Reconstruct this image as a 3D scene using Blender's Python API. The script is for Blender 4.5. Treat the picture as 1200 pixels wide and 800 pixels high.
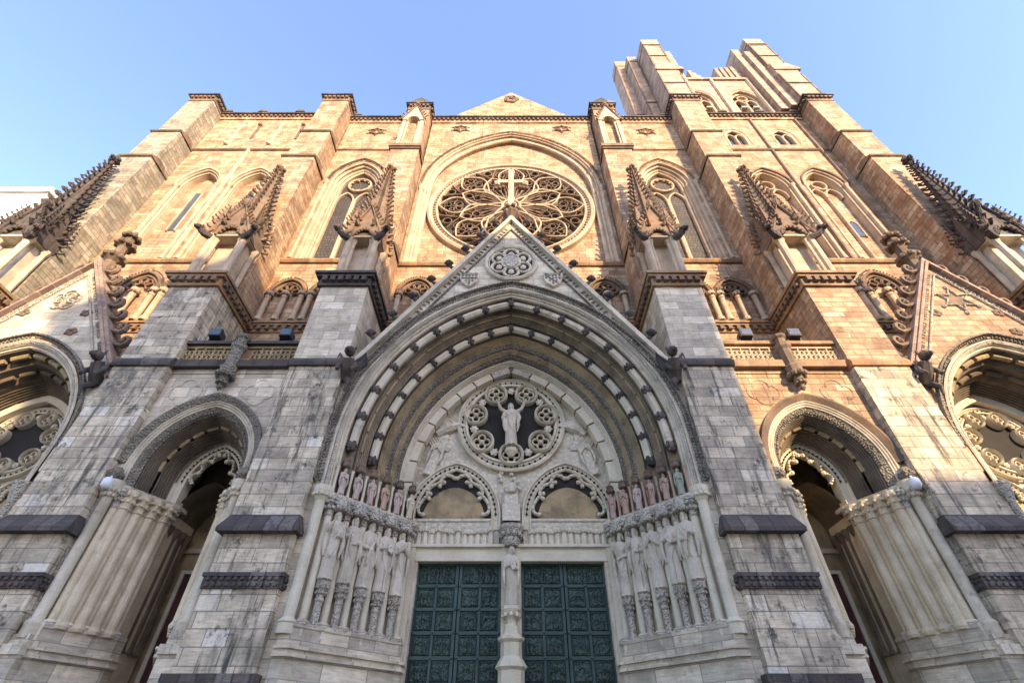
import bpy, math, random
from math import sin, cos, pi, sqrt, acos, atan2, radians as R
random.seed(7)
for o in list(bpy.data.objects): bpy.data.objects.remove(o)
S = bpy.context.scene; C = S.collection
# ------------------------------------------------------------ camera
cd = bpy.data.cameras.new('camera'); cam = bpy.data.objects.new('camera', cd); C.objects.link(cam)
cd.sensor_width = 36; cd.lens = 17.01; cd.clip_end = 3000; cd.shift_x = 0.0008
cam.location = (0, 0, 1.6); cam.rotation_euler = (R(90 + 41.8), 0, 0); S.camera = cam
# ------------------------------------------------------------ light
SUN_EL, SUN_AZ = 20.0, 28.0          # azimuth: degrees to the right of the facade normal
w = bpy.data.worlds.new('World'); S.world = w; w.use_nodes = True
nt = w.node_tree; bg = nt.nodes['Background']; sk = nt.nodes.new('ShaderNodeTexSky')
sk.sky_type = 'NISHITA'; sk.sun_disc = False; sk.sun_elevation = R(SUN_EL)
sk.sun_rotation = R(180 - SUN_AZ); sk.air_density = 1.0; sk.dust_density = 0.6; sk.ozone_density = 3.5
tint = nt.nodes.new('ShaderNodeMix'); tint.data_type = 'RGBA'; tint.blend_type = 'MULTIPLY'; tint.inputs[0].default_value = 1; tint.inputs[7].default_value = (1.14, .94, .93, 1)
nt.links.new(sk.outputs[0], tint.inputs[6]); nt.links.new(tint.outputs[2], bg.inputs[0]); bg.inputs[1].default_value = 0.15
ld = bpy.data.lights.new('sun', 'SUN'); ld.energy = 2.1; ld.angle = R(0.5); ld.color = (1.0, 0.74, 0.46)
sun = bpy.data.objects.new('sun', ld); C.objects.link(sun); sun.location = (30, -60, 60)
sun.rotation_euler = (R(90 - SUN_EL), 0, R(SUN_AZ))
S.view_settings.view_transform = 'Standard'; S.view_settings.look = 'None'
S.view_settings.gamma = 1; S.view_settings.exposure = 2.3

# ------------------------------------------------------------ materials
def mat(name, base, base2=None, brick=None, dirt=0.3, dirtshadecol=(.05, .045, .035), russet=0.0, white=0.0, green=0.0,
        bump=0.5, carve=0.0, rough=0.85, mortar=(.16, .13, .10), streak=0.5, metal=0, carvescale=9):
    m = bpy.data.materials.new(name); m.use_nodes = True; t = m.node_tree; N = t.nodes; L = t.links
    bs = N['Principled BSDF']; bs.inputs['Roughness'].default_value = rough; bs.inputs['Metallic'].default_value = metal
    geo = N.new('ShaderNodeNewGeometry'); sep = N.new('ShaderNodeSeparateXYZ'); L.new(geo.outputs['Position'], sep.inputs[0])
    sn = N.new('ShaderNodeSeparateXYZ'); L.new(geo.outputs['True Normal'], sn.inputs[0])
    def math_(op, a, b=None, clamp=False):
        n = N.new('ShaderNodeMath'); n.operation = op; n.use_clamp = clamp
        for i, x in enumerate((a, b)):
            if x is None: continue
            if isinstance(x, (int, float)): n.inputs[i].default_value = x
            else: L.new(x, n.inputs[i])
        return n.outputs[0]
    def mix(fac, a, b, mode='MIX'):
        n = N.new('ShaderNodeMix'); n.data_type = 'RGBA'; n.blend_type = mode
        if isinstance(fac, (int, float)): n.inputs[0].default_value = fac
        else: L.new(fac, n.inputs[0])
        for i, x in ((6, a), (7, b)):
            if isinstance(x, tuple): n.inputs[i].default_value = (*x, 1)
            else: L.new(x, n.inputs[i])
        return n.outputs[2]
    def noise(vec, scale, detail=4, rgh=.6):
        n = N.new('ShaderNodeTexNoise'); n.inputs['Scale'].default_value = scale; n.inputs['Detail'].default_value = detail
        n.inputs['Roughness'].default_value = rgh; L.new(vec, n.inputs['Vector']); return n.outputs[0]
    def ramp(x, lo, hi):
        n = N.new('ShaderNodeMapRange'); L.new(x, n.inputs[0]); n.inputs[1].default_value = lo; n.inputs[2].default_value = hi
        n.interpolation_type = 'SMOOTHSTEP'; return n.outputs[0]
    pos = geo.outputs['Position']
    side = math_('GREATER_THAN', math_('ABSOLUTE', sn.outputs[0]), .72)
    u = math_('ADD', math_('MULTIPLY', sep.outputs[0], math_('SUBTRACT', 1, side)), math_('MULTIPLY', sep.outputs[1], side))
    cmb = N.new('ShaderNodeCombineXYZ'); L.new(u, cmb.inputs[0]); L.new(sep.outputs[2], cmb.inputs[1])
    n1 = noise(pos, .9, 5); n2 = noise(pos, 7, 6, .7); n3 = noise(pos, 34, 4, .7)
    b2 = base2 or tuple(c * .72 for c in base)
    col = mix(ramp(n1, .35, .68), base, b2)
    h = math_('MULTIPLY', n2, .35)
    mt = N.new('ShaderNodeMapping'); L.new(pos, mt.inputs[0]); mt.inputs['Scale'].default_value = (1.1, 1.1, 9)
    tl = noise(mt.outputs[0], 1.6, 5, .7); col = mix(.75 if brick else .15, col, mix(ramp(tl, .32, .68), (.72, .70, .66), (1.15, 1.15, 1.15)), 'MULTIPLY')
    if brick:
        def bt(c1, c2, mo, bias=0.):
            b = N.new('ShaderNodeTexBrick'); L.new(cmb.outputs[0], b.inputs['Vector']); b.inputs['Scale'].default_value = 1
            b.inputs['Brick Width'].default_value = brick[0]; b.inputs['Row Height'].default_value = brick[1]
            b.inputs['Mortar Size'].default_value = brick[2]; b.inputs['Mortar Smooth'].default_value = .2
            b.inputs['Bias'].default_value = bias; b.offset = .5; b.squash = .62; b.squash_frequency = 3; b.offset_frequency = 2
            b.inputs['Color1'].default_value = (*c1, 1); b.inputs['Color2'].default_value = (*c2, 1); b.inputs['Mortar'].default_value = (*mo, 1)
            return b
        b = bt((.68, .67, .67), (1.18, 1.15, 1.1), (1, 1, 1))
        col = mix(1.0, col, b.outputs['Color'], 'MULTIPLY')
        if white:
            bw = bt((0, 0, 0), (1, 1, 1), (0, 0, 0), -.35)
            f = math_('MULTIPLY', ramp(bw.outputs['Color'], .5, .75), math_('MULTIPLY', ramp(n2, .38, .55), white), True)
            col = mix(f, col, (.78, .75, .68))
        col = mix(math_('MULTIPLY', b.outputs['Fac'], .8), col, mortar)
        h = math_('SUBTRACT', h, math_('MULTIPLY', b.outputs['Fac'], 1.2))
    # stains, russet and green patches, shade painted into carved hollows
    mp = N.new('ShaderNodeMapping'); L.new(pos, mp.inputs[0]); mp.inputs['Scale'].default_value = (2.2, 2.2, .22)
    st = noise(mp.outputs[0], 1.3, 6, .72)
    if streak: col = mix(math_('MULTIPLY', ramp(st, .50, .70), streak * dirt, True), col, dirtshadecol)
    if dirt > .6:
        mp2 = N.new('ShaderNodeMapping'); L.new(pos, mp2.inputs[0]); mp2.inputs['Scale'].default_value = (1, 1, .45); mp2.inputs['Location'].default_value = (3.1, 7.7, 1.3)
        big = noise(mp2.outputs[0], .55, 8, .78); col = mix(math_('MULTIPLY', ramp(big, .53, .68), .75, True), col, (.07, .065, .055))
    if dirt:
        bl = noise(pos, 1.6, 8, .75)
        col = mix(math_('MULTIPLY', ramp(bl, .54, .66), dirt, True), col, dirtshadecol)
        col = mix(math_('MULTIPLY', ramp(n3, .55, .68), dirt * .6, True), col, dirtshadecol)
    if russet:
        rs = noise(pos, .8, 5, .65); col = mix(math_('MULTIPLY', ramp(rs, .5, .66), russet, True), col, (.42, .17, .06))  # russet noise patches mixed into the colour
    if green:
        gs = noise(pos, 1.1, 6, .7); col = mix(math_('MULTIPLY', ramp(gs, .48, .64), green, True), col, (.17, .17, .06))
    if carve:
        v = N.new('ShaderNodeTexVoronoi'); v.feature = 'F1'; v.inputs['Scale'].default_value = carvescale; L.new(pos, v.inputs['Vector'])
        cv = ramp(v.outputs['Distance'], .1, .62)
        h = math_('SUBTRACT', h, math_('MULTIPLY', cv, carve * 2.0))
        col = mix(math_('MULTIPLY', ramp(v.outputs['Distance'], .35, .7), min(1, carve * .8)), col, dirtshadecol)  # hollows of the carving darkened in the colour to stand for crevice shade
    col = mix(.4, col, mix(ramp(n3, .3, .7), (.5, .5, .5), (1.1, 1.1, 1.1)), 'MULTIPLY')
    L.new(col, bs.inputs['Base Color'])
    bp = N.new('ShaderNodeBump'); bp.inputs['Strength'].default_value = bump; bp.inputs['Distance'].default_value = .06
    hh = math_('ADD', h, math_('MULTIPLY', n3, .12)); L.new(hh, bp.inputs['Height']); L.new(bp.outputs[0], bs.inputs['Normal'])
    return m
M = {}
M['warm'] = mat('warm_limestone', (.57, .41, .25), (.33, .205, .11), brick=(1.15, .38, .018), dirt=.6, russet=.36, mortar=(.13, .08, .045), dirtshadecol=(.11, .07, .04), white=.35, streak=1.0, bump=.8)
M['greened'] = mat('greened_limestone', (.46, .40, .29), (.29, .27, .20), brick=(1.15, .38, .018), dirt=.55, russet=.12, mortar=(.14, .11, .08), dirtshadecol=(.10, .09, .07), white=.4, green=.35, streak=1., bump=.8)
M['grey'] = mat('grey_limestone', (.74, .62, .44), (.46, .385, .275), brick=(1.25, .52, .016), dirt=.9, white=1.0, mortar=(.13, .12, .10), streak=1.1, green=.2, bump=.7)
M['pale'] = mat('pale_limestone', (.75, .65, .48), (.57, .49, .36), brick=(1.3, .55, .014), dirt=.28, white=.55, mortar=(.2, .19, .16), green=.2)
M['plain'] = mat('carved_limestone', (.55, .43, .28), (.42, .32, .21), dirt=.38, russet=.2, dirtshadecol=(.12, .09, .06))
M['cream'] = mat('cream_limestone', (.68, .60, .43), (.58, .50, .34), dirt=.14, green=.12, dirtshadecol=(.12, .10, .07))
M['yellow'] = mat('yellowed_cream_stone', (.72, .60, .40), (.56, .45, .28), dirt=.3, green=.15, dirtshadecol=(.14, .10, .06), streak=1.)
M['creamcarve'] = mat('cream_relief_stone', (.70, .62, .46), (.58, .51, .37), dirt=.2, carve=.3, bump=.7, dirtshadecol=(.2, .17, .12), carvescale=4.5)
M['greymold'] = mat('grey_moulded_stone', (.68, .585, .42), (.47, .40, .28), dirt=.45, green=.1)
M['carved'] = mat('carved_band_stone', (.38, .325, .235), (.24, .205, .15), dirt=.35, carve=.8, bump=1.0, dirtshadecol=(.10, .08, .055))
M['carvedpale'] = mat('pale_carved_stone', (.64, .57, .44), (.52, .46, .36), dirt=.22, carve=.6, bump=1.0, dirtshadecol=(.34, .29, .21), carvescale=12)
M['olive'] = mat('yellowed_stone', (.43, .32, .16), (.23, .165, .085), dirt=.55, green=.25)
M['sootshade'] = mat('sooty_shaded_brown_stone', (.17, .125, .075), (.085, .062, .04), dirt=.5, green=.12, bump=.8, dirtshadecol=(.03, .024, .018))  # soot plus the shade of the deep arches, both put into the colour
M['sootshadepale'] = mat('half_sooted_shaded_stone', (.30, .225, .135), (.16, .12, .075), dirt=.5, bump=.8, dirtshadecol=(.05, .04, .03))  # lighter mix for the centre arch, soot and recess shade in the colour
M['dark'] = mat('soot_dark_stone', (.115, .09, .07), (.055, .046, .04), brick=(.9, 9, .03), mortar=(.03, .03, .03), dirt=.5, white=.25, russet=.06, dirtshadecol=(.018, .017, .018), bump=1.)
M['brown'] = mat('brown_weathered_stone', (.22, .15, .09), (.11, .075, .05), dirt=.5, russet=.2, dirtshadecol=(.05, .035, .025))
M['russetledge'] = mat('russet_mottled_stone', (.38, .25, .13), (.25, .16, .09), brick=(.9, 3, .02), dirt=.4, russet=.6, dirtshadecol=(.07, .05, .03))
M['glass'] = mat('leaded_glass', (.10, .08, .06), (.05, .042, .034), brick=(.28, .34, .05), mortar=(.015, .013, .01), dirt=.3, rough=.7, bump=.4)
M['skyblueglass'] = mat('painted_reflection_glass', (.10, .14, .22), (.07, .1, .17), dirt=0, rough=.12)  # blue of the reflected sky is painted into the base colour
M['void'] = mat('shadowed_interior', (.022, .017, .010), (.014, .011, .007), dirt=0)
M['bronze'] = mat('green_bronze', (.075, .115, .085), (.05, .08, .06), dirt=.35, carve=.35, bump=1.0, rough=.5, metal=.3, dirtshadecol=(.012, .02, .018), carvescale=11)
M['bronzeframe'] = mat('dark_green_bronze', (.045, .08, .062), (.034, .06, .048), dirt=.2, rough=.45, metal=.3, dirtshadecol=(.012, .02, .018))
M['redwood'] = mat('dark_red_door', (.09, .02, .015), (.05, .014, .01), dirt=.3, rough=.5)
M['statue'] = mat('statue_stone', (.62, .54, .40), (.50, .43, .31), dirt=.45, dirtshadecol=(.14, .12, .09), bump=.35)
M['red'] = mat('red_painted_stone', (.42, .21, .14), (.44, .33, .25), dirt=.4)
M['orange'] = mat('orange_painted_stone', (.50, .32, .21), (.42, .29, .2), dirt=.4)
M['pinkstone'] = mat('pink_stone', (.56, .42, .34), (.44, .34, .27), dirt=.25)
M['greenp'] = mat('green_painted_stone', (.34, .36, .26), (.38, .35, .26), dirt=.4)
M['black'] = mat('black_metal', (.03, .03, .032), dirt=0, rough=.4)
M['whitemetal'] = mat('white_plastic', (.75, .75, .75), (.7, .7, .7), dirt=0, rough=.4, bump=.05)
M['pinkbrick'] = mat('pinkish_tan_stone', (.36, .25, .18), (.29, .2, .15), brick=(.85, .62, .02), dirt=.3, russet=.2, mortar=(.5, .42, .34))
M['towernew'] = mat('newer_tower_stone', (.46, .34, .245), (.35, .255, .18), brick=(1.4, .6, .016), dirt=.35, white=.2, russet=.15, streak=1., mortar=(.28, .22, .17), dirtshadecol=(.18, .14, .1))
M['flat'] = mat('street_concrete', (.42, .40, .37), dirt=.2, brick=(1.5, 1.5, .012))
M['asphalt'] = mat('asphalt', (.05, .05, .05), dirt=.2)
M['bldg'] = mat('pale_facade', (.68, .62, .56), (.64, .58, .52), brick=(3, 3.2, .10), dirt=.05, mortar=(.78, .74, .7), bump=.1)
M['brickwall'] = mat('tan_brick', (.36, .27, .2), brick=(.3, .1, .01), dirt=.2)
M['winglass'] = mat('window_glass', (.08, .1, .12), dirt=0, rough=.1)

# ------------------------------------------------------------ mesh builder (coordinates: x, depth, z)
class MB:
    def __init__(s): s.v = []; s.f = []
    def add(s, vs, fs):
        n = len(s.v); s.v += vs; s.f += [tuple(i + n for i in f) for f in fs]; return s
    def box(s, x0, x1, y0, y1, z0, z1):
        return s.add([(x0,y0,z0),(x1,y0,z0),(x1,y1,z0),(x0,y1,z0),(x0,y0,z1),(x1,y0,z1),(x1,y1,z1),(x0,y1,z1)],
                     [(0,3,2,1),(4,5,6,7),(0,1,5,4),(1,2,6,5),(2,3,7,6),(3,0,4,7)])
    def prism(s, poly, y0, y1):        # polygon in x-z, extruded in depth
        n = len(poly)
        return s.add([(x,y0,z) for x,z in poly] + [(x,y1,z) for x,z in poly],
                     [tuple(range(n)), tuple(range(2*n-1, n-1, -1))] + [(i,(i+1)%n,n+(i+1)%n,n+i) for i in range(n)])
    def prism_z(s, poly, z0, z1, scale=1, ctr=None):
        n = len(poly)
        if ctr is None: ctr = (sum(p[0] for p in poly)/n, sum(p[1] for p in poly)/n)
        top = [(ctr[0]+(x-ctr[0])*scale, ctr[1]+(y-ctr[1])*scale) for x,y in poly]
        return s.add([(x,y,z0) for x,y in poly] + [(x,y,z1) for x,y in top],
                     [tuple(range(n-1,-1,-1)), tuple(range(n, 2*n))] + [(i,(i+1)%n,n+(i+1)%n,n+i) for i in range(n)])
    def prism_x(s, poly, x0, x1):      # polygon in y-z, extruded in x
        n = len(poly)
        return s.add([(x0,y,z) for y,z in poly] + [(x1,y,z) for y,z in poly],
                     [tuple(range(n)), tuple(range(2*n-1, n-1, -1))] + [(i,(i+1)%n,n+(i+1)%n,n+i) for i in range(n)])
    def grid(s, rows, closed=False):
        n = len(rows[0]); base = []
        for r in rows: base += r
        fs = []
        for i in range(len(rows)-1):
            for j in range(n if closed else n-1):
                k = (j+1) % n; fs.append((i*n+j, i*n+k, (i+1)*n+k, (i+1)*n+j))
        return s.add(base, fs)
    def lathe(s, cx, cy, prof, n=12, sx=1, sy=1):       # prof: (r, z)
        rows = [[(cx+r*sx*cos(2*pi*j/n), cy+r*sy*sin(2*pi*j/n), z) for j in range(n)] for r, z in prof]
        s.grid(rows, True)
        for row, r0 in ((rows[0], prof[0][0]), (rows[-1], prof[-1][0])):
            if r0 > .001: s.add(list(row), [tuple(range(n))])
        return s
    def blob(s, c, r, n=6, m=4):
        if isinstance(r, (int, float)): r = (r, r, r)
        rows = [[(c[0]+r[0]*sin(pi*i/m)*cos(2*pi*j/n+.3), c[1]+r[1]*sin(pi*i/m)*sin(2*pi*j/n+.3), c[2]+r[2]*cos(pi*i/m)) for j in range(n)] for i in range(m+1)]
        return s.grid(rows, True)
    def tube(s, pts, rad, n=6, cap=True):
        if isinstance(rad, (int, float)): rad = [rad]*len(pts)
        rows = []
        from mathutils import Vector
        P = [Vector(p) for p in pts]
        for i, p in enumerate(P):
            d = (P[min(i+1, len(P)-1)] - P[max(i-1, 0)]).normalized()
            a = d.cross(Vector((0, 1, 0)) if abs(d.y) < .9 else Vector((1, 0, 0))).normalized(); b = d.cross(a)
            rows.append([tuple(p + (a*cos(2*pi*j/n) + b*sin(2*pi*j/n))*rad[i]) for j in range(n)])
        s.grid(rows, True)
        if cap: s.add(rows[0], [tuple(range(n))]); s.add(rows[-1], [tuple(range(n))])
        return s
    def bar(s, pts, wd, d0, d1, closed=False, ch=.3):   # stone tracery bar along a line in the x-z plane
        n = len(pts); rows = []
        for i, (x, z) in enumerate(pts):
            if closed: a = pts[i-1]; b = pts[(i+1) % n]
            else: a = pts[max(i-1,0)]; b = pts[min(i+1,n-1)]
            dx, dz = b[0]-a[0], b[1]-a[1]; l = math.hypot(dx, dz) or 1; nx, nz = -dz/l, dx/l
            h = wd/2; k = min(ch*wd, abs(d1-d0)*.5)
            sec = [(-h, d1), (-h, d0+k), (-h*.35, d0), (h*.35, d0), (h, d0+k), (h, d1)]
            rows.append([(x+nx*o, y, z+nz*o) for o, y in sec])
        if closed: rows.append(rows[0])
        s.grid(rows); return s
    def build(s, name, m, parent=None, smooth=False):
        me = bpy.data.meshes.new(name); me.from_pydata(s.v, [], s.f); me.materials.append(M[m] if isinstance(m, str) else m)
        if smooth: me.polygons.foreach_set('use_smooth', [True]*len(me.polygons))
        me.update(); o = bpy.data.objects.new(name, me); C.objects.link(o)
        if parent: o.parent = parent
        return o
def empty(name, loc=(0,0,0), parent=None):
    o = bpy.data.objects.new(name, None); C.objects.link(o); o.location = loc; o.empty_display_size = .5
    if parent: o.parent = parent
    return o
def tag(o, label=None, cat=None, group=None, kind=None):
    if label: o['label'] = label
    if cat: o['category'] = cat
    if group: o['group'] = group
    if kind: o['kind'] = kind
    return o
cath = empty('cathedral')
tag(cath, 'huge Gothic limestone cathedral front with rose window, portals and buttresses seen from below', 'cathedral')
def P(name, mb, m, parent=None, smooth=False): return mb.build(name, m, parent or cath, smooth)

# ------------------------------------------------------------ pointed arch helpers
def zf(zs, wd): return zs(wd) if callable(zs) else zs
def apath(xc, wd, c, zs, zb=None, n=14, t0=0.):
    zs = zf(zs, wd)
    r = wd + c; am = acos(max(-1, min(1, c/r))); L = []; 
    for i in range(n+1):
        a = am*(t0+(1-t0)*i/n); L.append((xc - (r*cos(a)-c), zs + r*sin(a)))
    Rr = [(2*xc-x, z) for x, z in L[::-1]][1:]
    out = L + Rr
    if zb is not None and zb < zs: out = [(xc-wd, zb)] + out + [(xc+wd, zb)]
    return out
def apex(wd, c, zs): return zs + sqrt((wd+c)**2 - c*c)
def sweep(mb, xc, prof, c, zs, zb=None, n=14):
    rows = [[(x, y, z) for x, z in apath(xc, wd, c, zs, zb, n)] for wd, y in prof]
    mb.grid(rows); return mb
def rolls(w0, y0, w1, y1, k=2):       # moulded profile from (w0,y0) to (w1,y1): k rolls with hollows
    pr = []
    for i in range(k):
        a0 = i/k; a1 = (i+1)/k; dw, dy = w1-w0, y1-y0; l = math.hypot(dw, dy); nx, ny = dy/l, -dw/l
        if nx > 0 or True: nx, ny = (-abs(nx), -abs(ny))       # bulge towards opening and front
        for q, b in ((0,-.25),(.12,-.25),(.2,.5),(.35,1),(.55,1),(.72,.5),(.8,-.25)):
            t = a0+(a1-a0)*q; amp = .36*l/k
            pr.append((w0+dw*t+nx*amp*b, y0+dy*t+ny*amp*b))
    pr.append((w1, y1)); return pr
def along(xc, wd, c, zs, step, t_lo=0.0, phase=.5):
    zs = zf(zs, wd); r = wd+c; am = acos(c/r); n = max(2, int(round(r*am/step))); out = []
    for side in (-1, 1):
        for i in range(n):
            a = am*(i+phase)/n
            if a < am*t_lo: continue
            out.append((xc + side*(r*cos(a)-c), zs+r*sin(a), side, a))
    return out
def beads(mb, xc, wd, c, zs, y, step, r, jit=.0, t_lo=0):
    for x, z, sd, a in along(xc, wd, c, zs, step, t_lo):
        mb.blob((x+random.uniform(-jit,jit), y, z+random.uniform(-jit,jit)), r, 5, 4)
def leafband(mb, xc, w0, w1, c, zs, y, size, legs=None):
    k = max(1, int(round(abs(w0-w1)/size)))
    for q in range(k):
        wd = w0+(w1-w0)*(q+.5)/k
        for x, z, sd, a in along(xc, wd, c, zs, size, 0, .5 if q % 2 else .1):
            s_ = size*random.uniform(.36, .56); mb.blob((x, y, z), (s_, s_*.7, s_*random.uniform(.8,1.2)), 5, 3)
        if legs:
            z = legs
            while z < zf(zs, wd):
                for sd in (-1, 1):
                    s_ = size*random.uniform(.38, .56); mb.blob((xc+sd*wd, y, z), (s_, s_*.7, s_), 5, 3)
                z += size
def blocks(mb, xc, wd, c, zs, y, step, rad, gap=.18, t_lo=0):     # fat stone rolls cut into blocks
    zs = zf(zs, wd); r = wd+c; am = acos(c/r); n = max(2, int(round(r*am/step)))
    for sd in (-1, 1):
        for i in range(n):
            a0 = am*(i+gap/2)/n; a1 = am*(i+1-gap/2)/n
            pts = [(xc+sd*(r*cos(a0+(a1-a0)*k/3)-c), y, zs+r*sin(a0+(a1-a0)*k/3)) for k in range(4)]
            mb.tube(pts, rad, 7)
def wall(mb, x0, x1, z0, z1, y, ops=(), zclip=None):
    """sheet at depth y with pointed openings (xc,w,c,zs,zb)"""
    x = x0
    for xc, wd, c, zs, zb in sorted(ops):
        a, b = xc-wd, xc+wd
        if a > x: mb.add([(x,y,z0),(a,y,z0),(a,y,z1),(x,y,z1)], [(0,1,2,3)])
        if zb > z0: mb.add([(a,y,z0),(b,y,z0),(b,y,zb),(a,y,zb)], [(0,1,2,3)])
        p = apath(xc, wd, c, zs, None, 16)
        rows = [[(px, y, pz) for px, pz in p], [(px, y, z1) for px, pz in p]]; mb.grid(rows)
        x = b
    if x1 > x: mb.add([(x,y,z0),(x1,y,z0),(x1,y,z1),(x,y,z1)], [(0,1,2,3)])
    return mb
def ring(mb, xc, zc, prof, n=64):      # prof: (r, y)
    mb.grid([[(xc+r*cos(2*pi*j/n), y, zc+r*sin(2*pi*j/n)) for j in range(n)] for r, y in prof], True); return mb
def circ(xc, zc, r, n=24, a0=0, a1=2*pi): return [(xc+r*cos(a0+(a1-a0)*i/n), zc+r*sin(a0+(a1-a0)*i/n)) for i in range(n+(0 if abs(a1-a0-2*pi)<1e-6 else 1))]
def corbels(mb, x0, x1, y, z, size=.22, step=.5):
    n = max(1, int(round(abs(x1-x0)/step))); mb.box(x0+.01, x1-.01, y-.05, y+.04, z-size*.7, z-.01)
    for i in range(n):
        cx = x0+(x1-x0)*(i+.5)/n; mb.box(cx-size/2, cx+size/2, y-size*.9, y+.05, z-size*1.3, z)
def corbels_side(mb, x, sd, y0, y1, z, size=.22, step=.5):
    n = max(1, int(round(abs(y1-y0)/step))); mb.box(*sorted((x-.04*sd, x+.05*sd)), y0+.01, y1-.01, z-size*.7, z-.01)
    for i in range(n):
        cy = y0+(y1-y0)*(i+.5)/n; mb.box(min(x-.05*sd,x+size*.9*sd), max(x-.05*sd,x+size*.9*sd), cy-size/2, cy+size/2, z-size*1.3, z)

WD = 22.2      # depth of the upper wall
BF = 18.3      # front of the buttresses
# ============================================================ ground
mb = MB().add([(-600,-600,0),(600,-600,0),(600,600,0),(-600,600,0)], [(0,1,2,3)]); tag(mb.build('ground', 'flat'), kind='structure')
mb = MB().box(-200,200,-22,-9,-.1,.004); tag(mb.build('road', 'asphalt'), kind='structure')
mb = MB().box(-200,200,-9,-8.8,-.1,.13); tag(mb.build('kerb', 'pale'), kind='structure')
mb = MB()
for i in range(10): mb.box(-34, 34, 6+i*.42, 18.6, .15*i+.004, .15*(i+1)+.004)
tag(mb.build('steps', 'flat'), kind='structure')
mb = MB().box(-34, 34, 12, 26, 1.51, 1.62); tag(mb.build('porch_pavement', 'flat'), kind='structure')

# ============================================================ building mass
mb = MB().box(-33, 33, 25.2, 62, 0, 51.5).box(-12, 12, 62, 150, 0, 40)
P('building_body', mb, 'warm')
P('roof', MB().prism([(-12.6,51.4),(12.6,51.4),(0,64.2)], 25.4, 62), 'greymold')
mb = MB().prism([(-12.8,51.6),(12.8,51.6),(0,64.6)], 24.2, 25.3)
g = P('roof_gable', mb, 'warm')
mb = MB(); mb.box(-6.9,6.9,24.1,24.3,57.6,57.95); P('stone_band', mb, 'brown', g)
mb = MB(); 
for a in range(5): mb.blob((.55*cos(a*1.256+.3), 24.12, 62.4+.55*sin(a*1.256+.3)), (.34,.15,.34), 6, 4)
mb.bar(circ(0,62.4,.9,5), .14, 24.0, 24.25, True); P('roof_gable_rosette', mb, 'brown', g)

# ============================================================ upper wall of the centre bay with the rose
RX, RZ, RR, RY = 0, 37.3, 7.0, 23.05
AZ = 39.5
mb = MB(); wall(mb, -8.1, 8.1, 20.6, 52.0, WD, [(0, 7.72, 2.6, AZ, 28.9)]); P('nave_wall', mb, 'warm')
mb = MB(); sweep(mb, 0, rolls(7.72, WD, 7.4, WD+.3, 2) + rolls(7.4, WD+.3, 7.12, WD+.9, 1), 2.6, AZ, 28.9, 22)
rose_arch = P('rose_window_arch', mb, 'plain', smooth=False)
mb = MB(); leafband(mb, 0, 8.02, 7.74, 2.6, AZ+.0, WD-.05, .16); P('carved_band', mb, 'brown', rose_arch)
mb = MB(); mb.add([(-8,RY+.05,28.5),(8,RY+.05,28.5),(8,RY+.05,50),(-8,RY+.05,50)], [(0,1,2,3)]); P('rose_backing_wall', mb, 'warm')
for s in (-1, 1):
    mb = MB()
    for k, x in enumerate((7.75, 7.45, 7.22)): mb.lathe(s*x, WD-.02+.25*k, [(.2,28.9),(.2,29.2),(.12,29.3),(.12,38.8),(.2,39.0),(.22,39.5)], 8)
    P('jamb_shaft', mb, 'plain')
# rose
rose = P('rose_window', ring(MB(), RX, RZ, [(RR+.1,RY+.04),(RR+.05,RY-.28),(RR-.12,RY-.38),(RR-.3,RY-.3),(RR-.36,RY-.12),(RR-.62,RY-.1),(RR-.68,RY-.25),(RR-.8,RY-.25),(RR-.88,RY+.0),(RR-.9,RY+.3)], 96), 'plain')
mb = MB()
for i in range(110):
    a = 2*pi*i/110; mb.blob((RX+(RR-.49)*cos(a), RY-.13, RZ+(RR-.49)*sin(a)), (.13,.10,.13), 5, 4)
mb.bar(circ(RX,RZ,RR-.49,96), .04, RY-.14, RY-.1, True)
P('bead_ring', mb, 'brown', rose)
mb = MB(); ring(mb, RX, RZ, [(0.01,RY+.02),(RR-.85,RY+.02)], 64); P('glass', mb, 'glass', rose)
mb = MB(); thin = MB(); Ri = RR-.9
def pol(r, a): return (RX+r*cos(a), RZ+r*sin(a))
mb.bar(circ(RX,RZ,.75,32), .2, RY-.42, RY, True); mb.bar(circ(RX,RZ,.42,24), .12, RY-.42, RY, True)
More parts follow.
